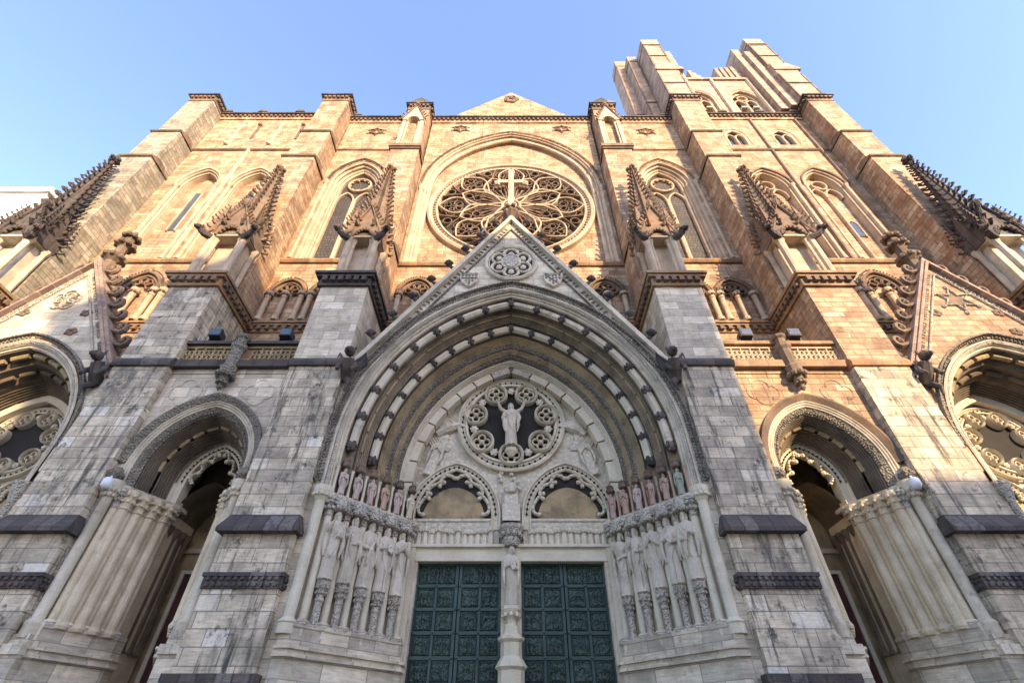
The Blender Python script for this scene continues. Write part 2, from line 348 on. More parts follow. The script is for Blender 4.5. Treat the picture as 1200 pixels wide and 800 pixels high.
for k in range(8):
    a = R(22.5+45*k)
    def petal(r0, r1, hw, aa, n=18):
        L = []
        for i in range(n+1):
            t = i/n; rr = r0+(r1-r0)*t; o = hw*sin(pi*min(1,(t*.96+.04))**1.35)
            L.append((rr, o))
        pts = [(RX+r*cos(aa)-o*sin(aa), RZ+r*sin(aa)+o*cos(aa)) for r, o in L] + [(RX+r*cos(aa)+o*sin(aa), RZ+r*sin(aa)-o*cos(aa)) for r, o in L[::-1]]
        return pts
    mb.bar(petal(.8, 4.55, 1.28, a), .12, RY-.42, RY, True)
    thin.bar([pol(.8,a), pol(2.9,a)], .10, RY-.3, RY)
    for sd in (-1,1):
        thin.bar([pol(.9,a), pol(2.0,a+sd*.16), pol(2.9,a+sd*.18), pol(3.3,a+sd*.1), pol(3.5,a)], .08, RY-.3, RY)
        thin.bar(circ(*pol(3.35,a+sd*.2), .3, 12), .06, RY-.26, RY, True)
    thin.bar(circ(*pol(3.95,a), .36, 16), .08, RY-.28, RY, True)
    for sd in (-1,1):
        thin.bar([pol(.85,a), pol(1.7,a+sd*.26), pol(2.5,a+sd*.27), pol(3.1,a+sd*.24)], .07, RY-.3, RY)
        thin.bar(petal(1.2, 3.0, .2, a+sd*.1, 8), .06, RY-.3, RY, True)
        thin.bar(circ(*pol(4.35,a+sd*.33), .3, 12), .06, RY-.26, RY, True)
        for rr_ in (5.0, 5.65): thin.bar(circ(*pol(rr_,a+sd*.3), .22, 10), .06, RY-.26, RY, True)
    # outer loops at the rim
    b = a+R(22.5)
    mb.bar(petal(2.6, Ri, 1.15, b), .11, RY-.4, RY, True)
    thin.bar([pol(2.7,b), pol(Ri,b)], .07, RY-.26, RY)
    for sd in (-1,1):
        thin.bar(circ(*pol(4.5,b+sd*.09), .36, 14), .07, RY-.27, RY, True); thin.bar(circ(*pol(5.35,b+sd*.05), .3, 12), .06, RY-.27, RY, True)
        thin.bar([pol(4.5,a), pol(5.2,a+sd*.07), pol(Ri,a+sd*.16)], .09, RY-.36, RY)
        thin.bar(circ(*pol(5.1,a+sd*.19), .4, 14), .07, RY-.28, RY, True)
    thin.bar(circ(*pol(5.62,a), .36, 14), .08, RY-.3, RY, True)
P('tracery', mb, 'plain', rose); P('fine_tracery', thin, 'brown', rose)

def rosette(xc, zc, y, r, parent=None, m='brown'):
    mb = MB()
    star = []
    for i in range(12):
        rr = r*(1 if i % 2 == 0 else .72); a = pi/12*2*i+pi/6; star.append((xc+rr*cos(a)*1.25, zc+rr*sin(a)))
    mb.bar(star, r*.2, y-.14, y+.02, True)
    for i in range(6):
        a = pi/3*i; mb.blob((xc+r*.45*cos(a)*1.2, y, zc+r*.45*sin(a)), (r*.24, .1, r*.24), 6, 4)
        mb.blob((xc+r*1.25*cos(a+.5)*1.25, y, zc+r*1.15*sin(a+.5)), (r*.2, .08, r*.2), 6, 4)
    return P('carved_rosette', mb, m)
for s in (-1,1): rosette(s*5.1, 50.2, WD-.02, .62); rosette(s*13.5, 49.6, WD-.02, .62)

def parapet(x0, x1, z, y, name='parapet', bumps=()):
    e = P(name, MB().box(x0, x1, y-.12, y+1.2, z-1.0, z-.32), 'warm')
    mb = MB().box(x0, x1, y-.42, y+1.2, z-.22, z)
    mb.box(x0, x1, y-.3, y+.9, z-.32, z-.221)
    for bx in bumps: mb.prism([(bx-.5,z),(bx+.5,z),(bx+.3,z+.35),(bx-.3,z+.35)], y-.5, y+.3)
    P('coping', mb, 'dark', e)
    mb = MB(); corbels(mb, x0, x1, y-.12, z-.33, .2, .46); P('corbel_table', mb, 'brown', e)
    return e
parapet(-8.1, 8.1, 52.5, WD, bumps=())
for s in (-1,1): parapet(min(s*10.8,s*16.6), max(s*10.8,s*16.6), 52.5, WD, bumps=(s*15.9,))
for s in (-1,1): parapet(min(s*19.3,s*30.3), max(s*19.3,s*30.3), 53.3, WD, bumps=(s*22.1,s*26,s*29.6))
def string(x0, x1, z, y, m='russetledge', h=.35, d=.25, name='string_course'):
    mb = MB().prism_x([(y+.05,z-h),(y-d*.6,z-h),(y-d,z-h*.5),(y-d,z-h*.1),(y+.05,z+h*.5)], x0, x1); return P(name, mb, m)
for s in (-1,1):
    string(*sorted((s*4.2, s*8.1)), 28.95, WD)
    string(*sorted((s*10.8, s*16.6)), 29.3, WD)
    string(*sorted((s*19.3, s*30.3)), 29.3, WD)
    string(*sorted((s*10.8, s*16.6)), 45.9, WD, 'brown', .16, .14)
    string(*sorted((s*19.3, s*30.3)), 45.9, WD, 'brown', .2, .18)

# ============================================================ aisle bays with traceried windows
for s in (-1,1):
    xc = s*13.55; wc, wzs, wzb, cc = 2.25, 40.2, 29.45, 1.6
    x0, x1 = sorted((s*10.8, s*16.6))
    mb = MB(); wall(mb, x0, x1, 15, 52.0, WD, [(xc, wc, cc, wzs, wzb)]); P('aisle_wall', mb, 'warm')
    win = empty('aisle_window', (0,0,0), cath)
    mb = MB(); sweep(mb, xc, rolls(wc, WD, wc-.6, WD+.75, 3), cc, wzs, wzb, 16)
    P('window_arch', mb, 'plain', win)
    mb = MB(); leafband(mb, xc, wc+.3, wc+.1, cc, wzs, WD-.04, .17); sweep(mb, xc, [(wc+.36,WD+.02),(wc+.36,WD-.14),(wc+.28,WD-.14),(wc+.28,WD+.02)], cc, wzs, None, 16); P('hood_mould', mb, 'brown' if s < 0 else 'russetledge', win)
    mb = MB()
    for sd in (-1,1):
        for k in range(3): mb.lathe(xc+sd*(wc+.28-.3*k), WD-.05+.25*k, [(.2,wzb),(.2,wzb+.3),(.12,wzb+.4),(.12,wzs-.5),(.2,wzs-.3),(.24,wzs)], 8)
    P('window_shaft', mb, 'plain', win)
    gy = WD+.75; wi = wc-.6
    mb = MB().prism(apath(xc, wi+.1, cc, wzs, wzb, 12), gy+.25, gy+.3); P('glass', mb, 'glass', win)
    mb = MB()
    mb.bar(apath(xc, wi-.05, cc, wzs, wzb), .22, gy-.1, gy+.28)
    zc = wzs+.75; mb.bar(circ(xc, zc, .98, 28), .16, gy-.02, gy+.28, True)
    for k in range(9):
        a = 2*pi*k/9+.17; mb.bar(circ(xc+.72*cos(a), zc+.72*sin(a), .26, 8, a-pi*.55, a+pi*.55), .07, gy+.05, gy+.28)
    for sd in (-1,1): mb.bar(apath(xc+sd*.82, .74, .9, wzs-1.9, wzb, 10), .16, gy, gy+.28)
    mb.bar([(xc,wzb),(xc,wzs-1.6)], .2, gy-.03, gy+.28)
    P('tracery', mb, 'plain', win)
    # blind arcade on the terrace wall below
    for q, (nx, ny) in enumerate(((s*15.0, 25.2), (s*12.2, 25.2))):
        ar = empty('blind_arcade_arch', (0,0,0), cath)
        mb = MB(); sweep(mb, nx, rolls(1.22, WD-.35, .85, WD-.02, 2), .3, 25.5, 25.4, 10); leafband(mb, nx, 1.45, 1.25, .3, 25.5, WD-.3, .17)
        for k in range(5):
            a = pi*(k+.5)/5; mb.bar(circ(nx+.55*cos(a), 25.55+.62*sin(a), .24, 10), .08, WD-.25, WD-.02, True)
        for sd in (-1,0,1):
            for q in range(8): mb.blob((nx+sd*1.1+.23*cos(q*.785), WD-.28+.23*sin(q*.785), 25.28), .1, 5, 3)
        P('carved_hood', mb, 'brown', ar)
        mb = MB()
        for sd in (-1,0,1): mb.lathe(nx+sd*1.1, WD-.28, [(.24,22.95),(.26,23.1),(.24,23.2),(.17,23.3),(.17,24.95),(.22,25.0),(.18,25.06),(.22,25.3),(.27,25.42),(.27,25.55)], 10)
        P('colonnette', mb, 'plain', ar)

# centre bay arcade peeping beside the gable
for s in (-1,1):
    for nx in (6.4, 3.7):
        ar = empty('blind_arcade_arch', (0,0,0), cath)
        mb = MB(); sweep(mb, s*nx, rolls(1.22, WD-.35, .85, WD-.02, 2), .3, 25.6, 25.4, 10); leafband(mb, s*nx, 1.45, 1.25, .3, 25.6, WD-.3, .17)
        for k in range(5):
            a = pi*(k+.5)/5; mb.bar(circ(s*nx+.55*cos(a), 25.65+.62*sin(a), .24, 10), .08, WD-.25, WD-.02, True)
        for sd in (-1,0,1):
            for q in range(8): mb.blob((s*nx+sd*1.1+.23*cos(q*.785), WD-.28+.23*sin(q*.785), 25.28), .1, 5, 3)
        P('carved_hood', mb, 'brown', ar)
        mb = MB()
        for sd in (-1,0,1): mb.lathe(s*nx+sd*1.1, WD-.28, [(.24,22.95),(.26,23.1),(.24,23.2),(.17,23.3),(.17,24.95),(.22,25.0),(.18,25.06),(.22,25.3),(.27,25.42),(.27,25.55)], 10)
        P('colonnette', mb, 'plain', ar)
def cornice(x0, x1, z, y, side=None):
    e = P('cornice', MB().box(x0, x1, y-.38, y+.1, z-.16, z+.05).box(x0, x1, y-.28, y+.1, z-.3, z-.161).box(x0, x1, y-.10, y+.1, z-.75, z-.301), 'russetledge' if not side else side)
    mb = MB(); corbels(mb, x0, x1, y-.1, z-.31, .24, .5); P('corbel_table', mb, 'brown', e); return e
for s in (-1,1):
    cornice(*sorted((s*10.85, s*16.55)), 22.9, WD); cornice(*sorted((s*19.35, s*30.25)), 22.9, WD)
    cornice(-8.05 if s<0 else 2.5, -2.5 if s<0 else 8.05, 22.9, WD)

# ============================================================ tower bays
for s in (-1,1):
    x0, x1 = sorted((s*19.3, s*30.3)); arcs = []
    for k in (-1,1): arcs.append((s*24.9+k*2.3, 1.75, 1.2, 39.6, 29.5))
    tops = [] 
    mb = MB(); wall(mb, x0, x1, 15, 46.0, WD, arcs)
    wins = []
    if s > 0:
        for k in (-1,1): wins.append((24.6+k*2.35, 1.05, .5, 48.7, 46.9))
    wall(mb, x0, x1, 46.0, 53, WD, wins); P('tower_wall', mb, 'warm')
    for (xc, wd, c, zs, zb) in arcs:
        e = empty('blind_arch', (0,0,0), cath)
        mb = MB(); sweep(mb, xc, rolls(wd, WD, wd-.35, WD+.35, 2)+[(wd-.38, WD+.8)], c, zs, zb, 14); P('arch_moulding', mb, 'plain', e)
        mb = MB(); sweep(mb, xc, [(wd+.18,WD+.02),(wd+.16,WD-.16),(wd+.02,WD-.12),(wd+.0,WD+.02)], c, zs, None, 14); P('hood_mould', mb, 'brown' if s>0 else 'plain', e)
        mb = MB(); mb.prism(apath(xc, wd-.3, c, zs, zb, 12), WD+.78, WD+1.2); P('recessed_panel', mb, 'warm', e)
        mb = MB()
        for sd in (-1,1): mb.lathe(xc+sd*(wd-.02), WD+.02, [(.2,zb),(.2,zb+.3),(.12,zb+.4),(.12,zs-.35),(.22,zs-.1),(.25,zs+.05)], 8)
        P('shaft', mb, 'plain', e)
        if s > 0:
            mb = MB()
            for sd in (-1,1): mb.bar(apath(xc+sd*.66, .62, .5, zs-.9, zs-1.2, 8), .13, WD+.45, WD+.8)
            mb.bar([(xc,zb),(xc,zs-.9)], .14, WD+.5, WD+.8)
            mb.bar(circ(xc, zs+.75, .62, 20), .13, WD+.45, WD+.8, True)
            P('tracery', mb, 'plain', e)
            mb = MB(); 
            mb.prism(apath(xc+.45, .3, .3, 34.6, 33.2, 6), WD+.70, WD+.776); P('slit_window', mb, 'skyblueglass', e)
            mb = MB(); mb.bar(apath(xc+.45, .38, .3, 34.6, 33.1, 6), .1, WD+.62, WD+.78); P('window_frame', mb, 'plain', e)
        else:
            mb = MB().box(xc-.28, xc+.28, WD+.70, WD+.776, 34.0, 39.4); P('slit_window', mb, 'winglass', e)
            mb = MB().box(xc-.4, xc-.285, WD+.6, WD+.78, 33.9, 39.5).box(xc+.285, xc+.4, WD+.6, WD+.78, 33.9, 39.5); P('window_frame', mb, 'plain', e)
    mb = MB()
    for xx in ((24.9,) if s<0 else (24.75, 20.1, 29.4)): mb.tube([(s*xx, WD-.05, 29.4), (s*xx, WD-.05, 45.8 if s<0 else 52.3)], .16, 6)
    P('wall_shaft', mb, 'plain' if s<0 else 'brown')
    if s > 0:
        for (xc, wd, c, zs, zb) in wins:
            e = empty('twin_window', (0,0,0), cath)
            mb = MB(); mb.prism([(xc-1.1,zb-.1),(xc+1.1,zb-.1),(xc+1.1,50.2),(xc-1.1,50.2)], WD+.45, WD+.5); P('glass', mb, 'skyblueglass', e)
            mb = MB(); sweep(mb, xc, rolls(wd+.02, WD-.04, wd-.12, WD+.45, 1), c, zs, zb, 10)
            for sd in (-1,1): mb.bar(apath(xc+sd*.46, .42, .35, zs-.1, zb, 8), .13, WD+.1, WD+.44)
            mb.bar([(xc,zb),(xc,zs+.2)], .2, WD+.05, WD+.44); P('window_frame', mb, 'plain', e)
            mb = MB()
            for kk in (-.7,-.45,-.2,.25,.5,.72): mb.box(xc+kk-.015, xc+kk+.015, WD+.41, WD+.448, zb, zs+.6)
            P('glazing_bar', mb, 'black', e)
    else:
        for xx in (-21.2, -25.6):
            mb = MB().box(xx-.12, xx+.12, WD-.08, WD+.01, 48.1, 50.9); mb.blob((xx, WD-.15, 51.0), (.24,.22,.24)); P('slit_window', mb, 'brown')
        for xx in (-23.4, -27.5):
            mb = MB().box(xx-.14, xx+.14, WD-.06, WD+.01, 46.2, 52.1); mb.blob((xx, WD-.2, 46.9), (.26,.24,.22)); P('pilaster_strip', mb, 'plain')
    # arcade above outer gable
    for nx in (22.0, 25.2, 28.2):
        ar = empty('blind_arcade_arch', (0,0,0), cath)
        mb = MB(); sweep(mb, s*nx, rolls(1.45, WD-.35, 1.0, WD-.02, 2), .5, 25.9, 25.7, 10); leafband(mb, s*nx, 1.7, 1.5, .5, 25.9, WD-.3, .2)
        for k in range(5):
            a = pi*(k+.5)/5; mb.bar(circ(s*nx+.65*cos(a), 26.1+.72*sin(a), .28, 10), .09, WD-.25, WD-.02, True)
        for sd in (-1,0,1):
            for q in range(8): mb.blob((s*nx+sd*1.3+.26*cos(q*.785), WD-.28+.26*sin(q*.785), 25.55), .11, 5, 3)
        P('carved_hood', mb, 'brown', ar)
        mb = MB()
        for sd in (-1,0,1): mb.lathe(s*nx+sd*1.3, WD-.28, [(.26,22.95),(.28,23.1),(.26,23.2),(.19,23.3),(.19,25.2),(.24,25.26),(.2,25.32),(.26,25.6),(.3,25.72),(.3,25.9)], 10)
        P('colonnette', mb, 'plain', ar)

# ============================================================ buttresses
def crockets(mb, p0, p1, out, n, size):
    """hooked leaf knobs standing off an edge from p0 to p1 in direction out"""
    for i in range(n):
        t = (i+.5)/n; k = size*(1-.45*t)
        x, y, z = [p0[j]+(p1[j]-p0[j])*t for j in range(3)]
        mb.tube([(x,y,z), (x+out[0]*k*.8, y+out[1]*k*.8, z+k*.1), (x+out[0]*k*1.35, y+out[1]*k*1.35, z+k*.75)], [k*.3, k*.3, k*.42], 5)
def pinnacle(xc, y0, y1, zb, hgt, hw, dark, s, front_gap=False):
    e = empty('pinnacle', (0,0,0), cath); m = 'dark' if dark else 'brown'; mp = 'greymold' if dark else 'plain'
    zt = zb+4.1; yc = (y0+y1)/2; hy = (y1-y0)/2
    mb = MB().box(xc-hw+.3, xc+hw-.3, y0+.8, y1-.1, zb, zt-.0).box(xc-hw+.02, xc+hw-.02, y0+.02, y1, zb, zb+.22).box(xc-hw+.02, xc+hw-.02, y0+.02, y1, zt-.16, zt-.01)
    for sx in (-1,1):
        mb.lathe(xc+sx*(hw-.22), y0+.22, [(.32,zb),(.32,zb+.25),(.2,zb+.35),(.2,zt-.5),(.3,zt-.2),(.34,zt)], 8)
        mb.lathe(xc+sx*(hw-.5), y0+.32, [(.2,zb),(.2,zb+.25),(.12,zb+.35),(.12,zt-.5),(.2,zt-.2),(.22,zt)], 8)
        mb.lathe(xc+sx*(hw-.18), y1-.2, [(.3,zb),(.3,zb+.25),(.18,zb+.35),(.18,zt-.5),(.28,zt-.2),(.3,zt)], 8)
    P('shaft', mb, mp, e)
    # gablets on front and the two sides
    mb = MB(); zg = zt+3.1
    mb.prism([(xc-hw-.1,zt-.1),(xc-hw*.62,zt-.1)]+[(xc+hw*.6*cos(pi-pi*i/8), zt-.1+hw*.75*sin(pi*i/8)) for i in range(1,8)]+[(xc+hw*.62,zt-.1),(xc+hw+.1,zt-.1),(xc,zg)], y0-.02, y0+.4)
    for sx in (-1,1):
        mb.prism_x([(y0-.1,zt-.1),(y1+.1,zt-.1),(yc,zg)], xc+sx*(hw-.3), xc+sx*(hw+.05))
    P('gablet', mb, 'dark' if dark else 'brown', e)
    mb = MB(); mb.bar([(xc-hw-.15,zt-.1),(xc,zg+.1),(xc+hw+.15,zt-.1)], .24, y0-.18, y0+.2)
    mb.bar([(xc+hw*.62*cos(pi-pi*i/8), zt-.1+hw*.78*sin(pi*i/8)) for i in range(9)], .16, y0-.12, y0+.2)
    for sx in (-1,1):
        crockets(mb, (xc+sx*(hw+.15), y0-.05, zt), (xc, y0-.05, zg), (sx*.85,-.35), 8, .36)
        for q in (-1,1): crockets(mb, (xc+sx*(hw+.1), yc-q*(hy+.1), zt), (xc+sx*(hw+.1), yc, zg), (sx*.7,-q*.7), 6, .27)
    for k in range(7): mb.blob((xc+hw*.5*cos(pi*(k+.5)/7), y0-.02, zt+.05+hw*.55*sin(pi*(k+.5)/7)), .14, 5, 4)
    mb.blob((xc, y0-.1, zg+.35), (.26,.26,.34)); mb.blob((xc, y0-.1, zg+.1), .2)
    P('gablet_crockets', mb, m, e)
    # spire
    zs_ = zt+.7; ztip = zb+hgt
    mb = MB(); mb.prism_z([(xc-hw*.8,y0+.15),(xc+hw*.8,y0+.15),(xc+hw*.8,y1-.05),(xc-hw*.8,y1-.05)], zt, zs_, 1); 
    q = [(xc+hw*.95*cos(pi/8+pi/4*i), yc+hy*.95*sin(pi/8+pi/4*i)) for i in range(8)]
    mb.prism_z(q, zs_, ztip, .06, (xc, yc)); P('spire', mb, m, e)
    mb = MB()
    for i in range(8):
        a = pi/8+pi/4*i
        p0 = (xc+hw*.95*cos(a), yc+hy*.95*sin(a), zs_); p1 = (xc+.06*cos(a), yc+.06*sin(a), ztip)
        crockets(mb, p0, p1, (cos(a), sin(a)), 16, .36); mb.tube([p0, p1], [.09,.04], 5)
    for i in range(4):
        a = pi/2*i; mb.blob((xc+.3*cos(a), yc+.3*sin(a), ztip-.05), (.2,.2,.16), 6, 4)
    mb.blob((xc, yc, ztip+.25), (.2,.2,.3), 6, 4)
    # corner pinnacles
    for sx in (-1,1):
        for sy in (-1,1):
            cx, cy = xc+sx*hw*.9, yc+sy*hy*.9
            mb.prism_z([(cx-.2,cy-.2),(cx+.2,cy-.2),(cx+.2,cy+.2),(cx-.2,cy+.2)], zt, zt+1.2, 1); mb.prism_z([(cx-.24,cy-.24),(cx+.24,cy-.24),(cx+.24,cy+.24),(cx-.24,cy+.24)], zt+1.2, zt+3.4, .08)
            crockets(mb, (cx+sx*.2,cy+sy*.2,zt+1.2), (cx,cy,zt+3.4), (sx*.7,sy*.7), 6, .2)
    P('spire_crockets', mb, m, e)
    for sx in (-1,1):
        mb = MB().tube([(xc+sx*hw*.8, y0+.1, zt-.25), (xc+sx*(hw+.2), y0-.15, zt-.15), (xc+sx*(hw+.42), y0-.32, zt+.02)], [.26,.2,.15], 7)
        mb.blob((xc+sx*(hw+.5), y0-.4, zt+.2), (.24,.24,.2)); mb.blob((xc+sx*(hw+.55), y0-.58, zt+.05), (.12,.18,.1))
        for q in (-1,1): mb.blob((xc+sx*(hw+.48)+q*.14, y0-.36, zt+.38), (.07,.07,.14), 5, 3)
        for q in (-1,1): mb.tube([(xc+sx*(hw+.1), y0-.1, zt-.1), (xc+sx*(hw+.1)+q*.4, y0-.15, zt+.25)], [.12,.04], 5)
        P('gargoyle', mb, 'dark' if not dark else 'dark', e)
    return e
def buttress(s, xa, xb, steps, lower='grey', mid='warm', upper='warm', sideoff=0):
    """lower block, sloped weatherings, ledges, upper stages; xa<xb are |x|"""
    e = empty('buttress', (0,0,0), cath)
    X0, X1 = sorted((s*xa, s*xb)); y = BF
    P('lower_pier', MB().box(X0-.08, X1+.08, y-.1, 24.9, 0, 3.8).box(X0, X1, y, 24.9, 3.8, 16.4), lower, e)
    P('middle_pier', MB().box(X0+.002, X1-.002, y+.04, 24.9, 16.4, 22.3), mid, e)
    mb = MB().box(X0-.16, X1+.16, y-.18, y+1.6, 3.72, 3.95); P('base_ledge', mb, 'dark', e)
    # carved band
    mb = MB().box(X0-.07, X1+.07, y-.09, y+2.2, 6.42, 6.88)
    mb.box(X0-.12, X1+.12, y-.15, y+2.2, 6.80, 6.93)
    for r_ in range(2):
        n = 11
        for i in range(n):
            mb.blob((X0+(X1-X0)*(i+.5)/n, y-.1, 6.53+.2*r_), (.12,.08,.09), 5, 3)
            for xx in (X0-.08, X1+.08): mb.blob((xx, y+2.1*(i+.5)/n, 6.53+.2*r_), (.08,.1,.09), 5, 3)
    P('carved_band', mb, 'dark', e)
    # big sloping weathering
    mb = MB(); zl = 8.32; o = .2
    mb.prism_z([(X0-o,y-.34),(X1+o,y-.34),(X1+o,y+2.2),(X0-o,y+2.2)], zl, zl+.16)
    a = [(X0-o,y-.34,zl+.16),(X1+o,y-.34,zl+.16),(X1+o,y+2.2,zl+.16),(X0-o,y+2.2,zl+.16)]
    b = [(X0-.01,y-.01,zl+.72),(X1+.01,y-.01,zl+.72),(X1+.01,y+2.2,zl+.72),(X0-.01,y+2.2,zl+.72)]
    mb.add(a+b, [(0,1,5,4),(1,2,6,5),(3,0,4,7),(2,3,7,6),(4,5,6,7)])
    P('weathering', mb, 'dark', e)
    mb = MB().prism_x([(y+.3,16.35),(y-.12,16.35),(y-.16,16.5),(y-.16,16.62),(y+.03,16.9),(y+.3,16.9)], X0-.08, X1+.08); P('ledge', mb, 'dark' if s < 0 or xa < 10 else 'russetledge', e)
    cm = 'dark' if (s < 0 and xa < 10) else 'russetledge'
    mb = MB().box(X0-.4, X1+.4, y-.42, 22.1, 22.86, 23.05).box(X0-.3, X1+.3, y-.3, 22.1, 22.7, 22.859).box(X0-.12, X1+.12, y-.12, 22.1, 22.12, 22.699)
    c_ = P('cornice', mb, cm, e)
    mb = MB(); corbels(mb, X0, X1, y-.12, 22.68, .26, .42); corbels_side(mb, X1+.12, 1, y, 22, 22.68, .24, .45); corbels_side(mb, X0-.12, -1, y, 22, 22.68, .24, .45)
    P('corbel_table', mb, 'brown' if cm != 'dark' else 'dark', c_)
    zprev = 23.05
    for i, (yy, zt, xi) in enumerate(steps):
        P('upper_pier', MB().box(X0+xi, X1-xi, yy, 24.9, zprev, zt-.002*i), upper, e)
        if i < len(steps)-1:
            mb = MB().prism_x([(yy-.12,zt-.2),(yy-.2,zt-.08),(yy+.55,zt+.45),(yy+1.4,zt+.45),(yy+1.4,zt-.2)], X0+xi-.1, X1-xi+.1); 
            mb.box(X0+xi-.12, X1-xi+.12, yy+.5, WD-.03, zt-.2, zt-.02); P('ledge', mb, 'brown', e)
        zprev = zt-.002*i
    return e, X0, X1
def pier_cap(e, X0, X1, y, z, back=24.9):
    mb = MB().box(X0-.32, X1+.32, y-.34, back, z-.22, z).box(X0-.2, X1+.2, y-.22, back, z-.36, z-.221)
    c_ = P('pier_cap', mb, 'dark', e)
    mb = MB().box(X0-.05, X1+.05, y-.06, back, z-1.15, z-.361); corbels(mb, X0, X1, y-.05, z-.37, .24, .46)
    corbels_side(mb, X1+.05, 1, y, WD, z-.37, .24, .46); corbels_side(mb, X0-.05, -1, y, WD, z-.37, .24, .46); P('corbel_table', mb, 'brown', c_)
for s in (-1,1):
    # inner buttresses beside the rose
    e, X0, X1 = buttress(s, 8.1, 10.75, [(20.35, 28.9, 0), (20.6, 43.0, .08), (21.1, 52.2, .25)], mid='pale' )
    P('pier_front', MB().box(X0+.12, X1-.12, 19.9, 20.45, 23.1, 31), 'warm', e)
    pier_cap(e, X0+.25, X1-.25, 21.1, 53.4)
    xm = (X0+X1)/2
    mb = MB().prism([(X0+.2,53.4),(X1-.2,53.4),(xm+.6,53.9),(xm,54.5),(xm-.6,53.9)], 20.8, 22.2); P('cap_gable', mb, 'dark', e)
    n_ = empty('niche', (0,0,0), cath)
    mb = MB()
    for sd in (-1,1): mb.box(xm+sd*.85-.16, xm+sd*.85+.16, 20.6, 21.1, 43.4, 48.6); mb.lathe(xm+sd*.55, 20.75, [(.12,43.4),(.1,43.7),(.1,48),(.16,48.4)], 6)
    mb.prism([(xm-1.05,48.6)]+[(xm+.6*cos(pi-pi*i/6),48.6+.75*sin(pi*i/6)) for i in range(7)]+[(xm+1.05,48.6),(xm,51.6)], 20.5, 21.1)
    P('niche_frame', mb, 'plain', n_)
    mb = MB(); mb.bar([(xm-1.15,48.6),(xm,51.8),(xm+1.15,48.6)], .2, 20.38, 20.8)
    for sx in (-1,1): crockets(mb, (xm+sx*1.15,20.5,48.8),(xm,20.5,51.7),(sx*.8,-.4),6,.24)
    mb.blob((xm,20.5,52.1),.24); P('niche_gable', mb, 'brown', n_)
    P('niche_sill', MB().box(X0-.1, X1+.1, 20.3, 21.2, 42.95, 43.4), 'brown', n_)
    pinnacle(xm, 18.45, 20.1, 23.05, 13.9, 1.05, False, s)
    # middle buttresses
    e, X0, X1 = buttress(s, 16.6, 19.3, [(20.05, 40.6, 0), (20.3, 45.7, .03), (20.5, 53.2, .06)], mid='grey' if s<0 else 'warm')
    pier_cap(e, X0+.06, X1-.06, 20.5, 54.0)
    pinnacle((X0+X1)/2, 18.35, 20.0, 23.05, 13.6, 1.25, False, s)
    # outer buttresses
    e, X0, X1 = buttress(s, 30.3, 33.0, [(20.05, 40.6, 0), (20.3, 45.7, .03), (20.5, 53.2, .06)], mid='greened' if s<0 else 'warm', upper='greened' if s<0 else 'warm')
    pier_cap(e, X0+.06, X1-.06, 20.5, 54.0)
    pinnacle((X0+X1)/2, 18.35, 20.0, 23.05, 15.2, 1.3, True, s)

# ============================================================ upper stage of the right tower
tw = empty('upper_tower', (0,0,0), cath)
def tpier(x0, x1, y0, y1, z0, z1, name='tower_pier', cap=True):
    P(name, MB().box(x0, x1, y0, y1, z0, z1), 'towernew', tw)
    if z1-z0 > 8 and x1-x0 > 1:
        mb = MB()
        for zz in (z0+4.2, z0+8.1): mb.prism_x([(y0+.05,zz-.12),(y0-.12,zz-.05),(y0-.14,zz+.06),(y0+.05,zz+.3)], x0-.06, x1+.06)
        mb.box(x0-.04, x0+.12, y0-.06, y0+.1, z0, z1-2.2).box(x1-.12, x1+.04, y0-.06, y0+.1, z0, z1-2.2)
        P('pier_moulding', mb, 'brown', tw)
    if cap: P('pier_capstone', MB().prism_z([(x0-.06,y0-.06),(x1+.06,y0-.06),(x1+.06,y1),(x0-.06,y1)], z1-1.9, z1-1.75), 'brown', tw)
tpier(16.75, 19.3, 20.75, 24.5, 54, 63.2, cap=False); tpier(16.95, 19.1, 21.0, 24.5, 63.2, 73.5)
tpier(30.4, 33.0, 20.75, 24.5, 54, 63.2, cap=False); tpier(30.5, 32.8, 21.0, 24.5, 63.2, 73.8)
for xx in (16.9, 30.45): P('shoulder', MB().prism([(xx,62.4),(xx+3.1,62.4),(xx+3.0,62.9),(xx+1.9,64.2),(xx,64.2)], 20.7, 24.4), 'towernew', tw)
tpier(14.55, 16.6, 24.6, 26.6, 51, 76.5); tpier(15.6, 16.8, 23.2, 24.6, 51, 74, 'thin_pier')
tpier(20.0, 20.7, 21.9, 24.5, 54, 72, 'thin_pier', False) ; tpier(28.6, 29.5, 21.7, 24.5, 54, 72, 'thin_pier', False)
tpier(29.5, 30.4, 21.3, 24.5, 54, 70, 'thin_pier', False)
mb = MB(); ops = [(24.0+k*2.6, 1.75, 1.0, 58.6, 53.4) for k in (-1,1)]; wall(mb, 20.0, 30.4, 53, 64, WD+.35, ops); P('belfry_wall', mb, 'towernew', tw)
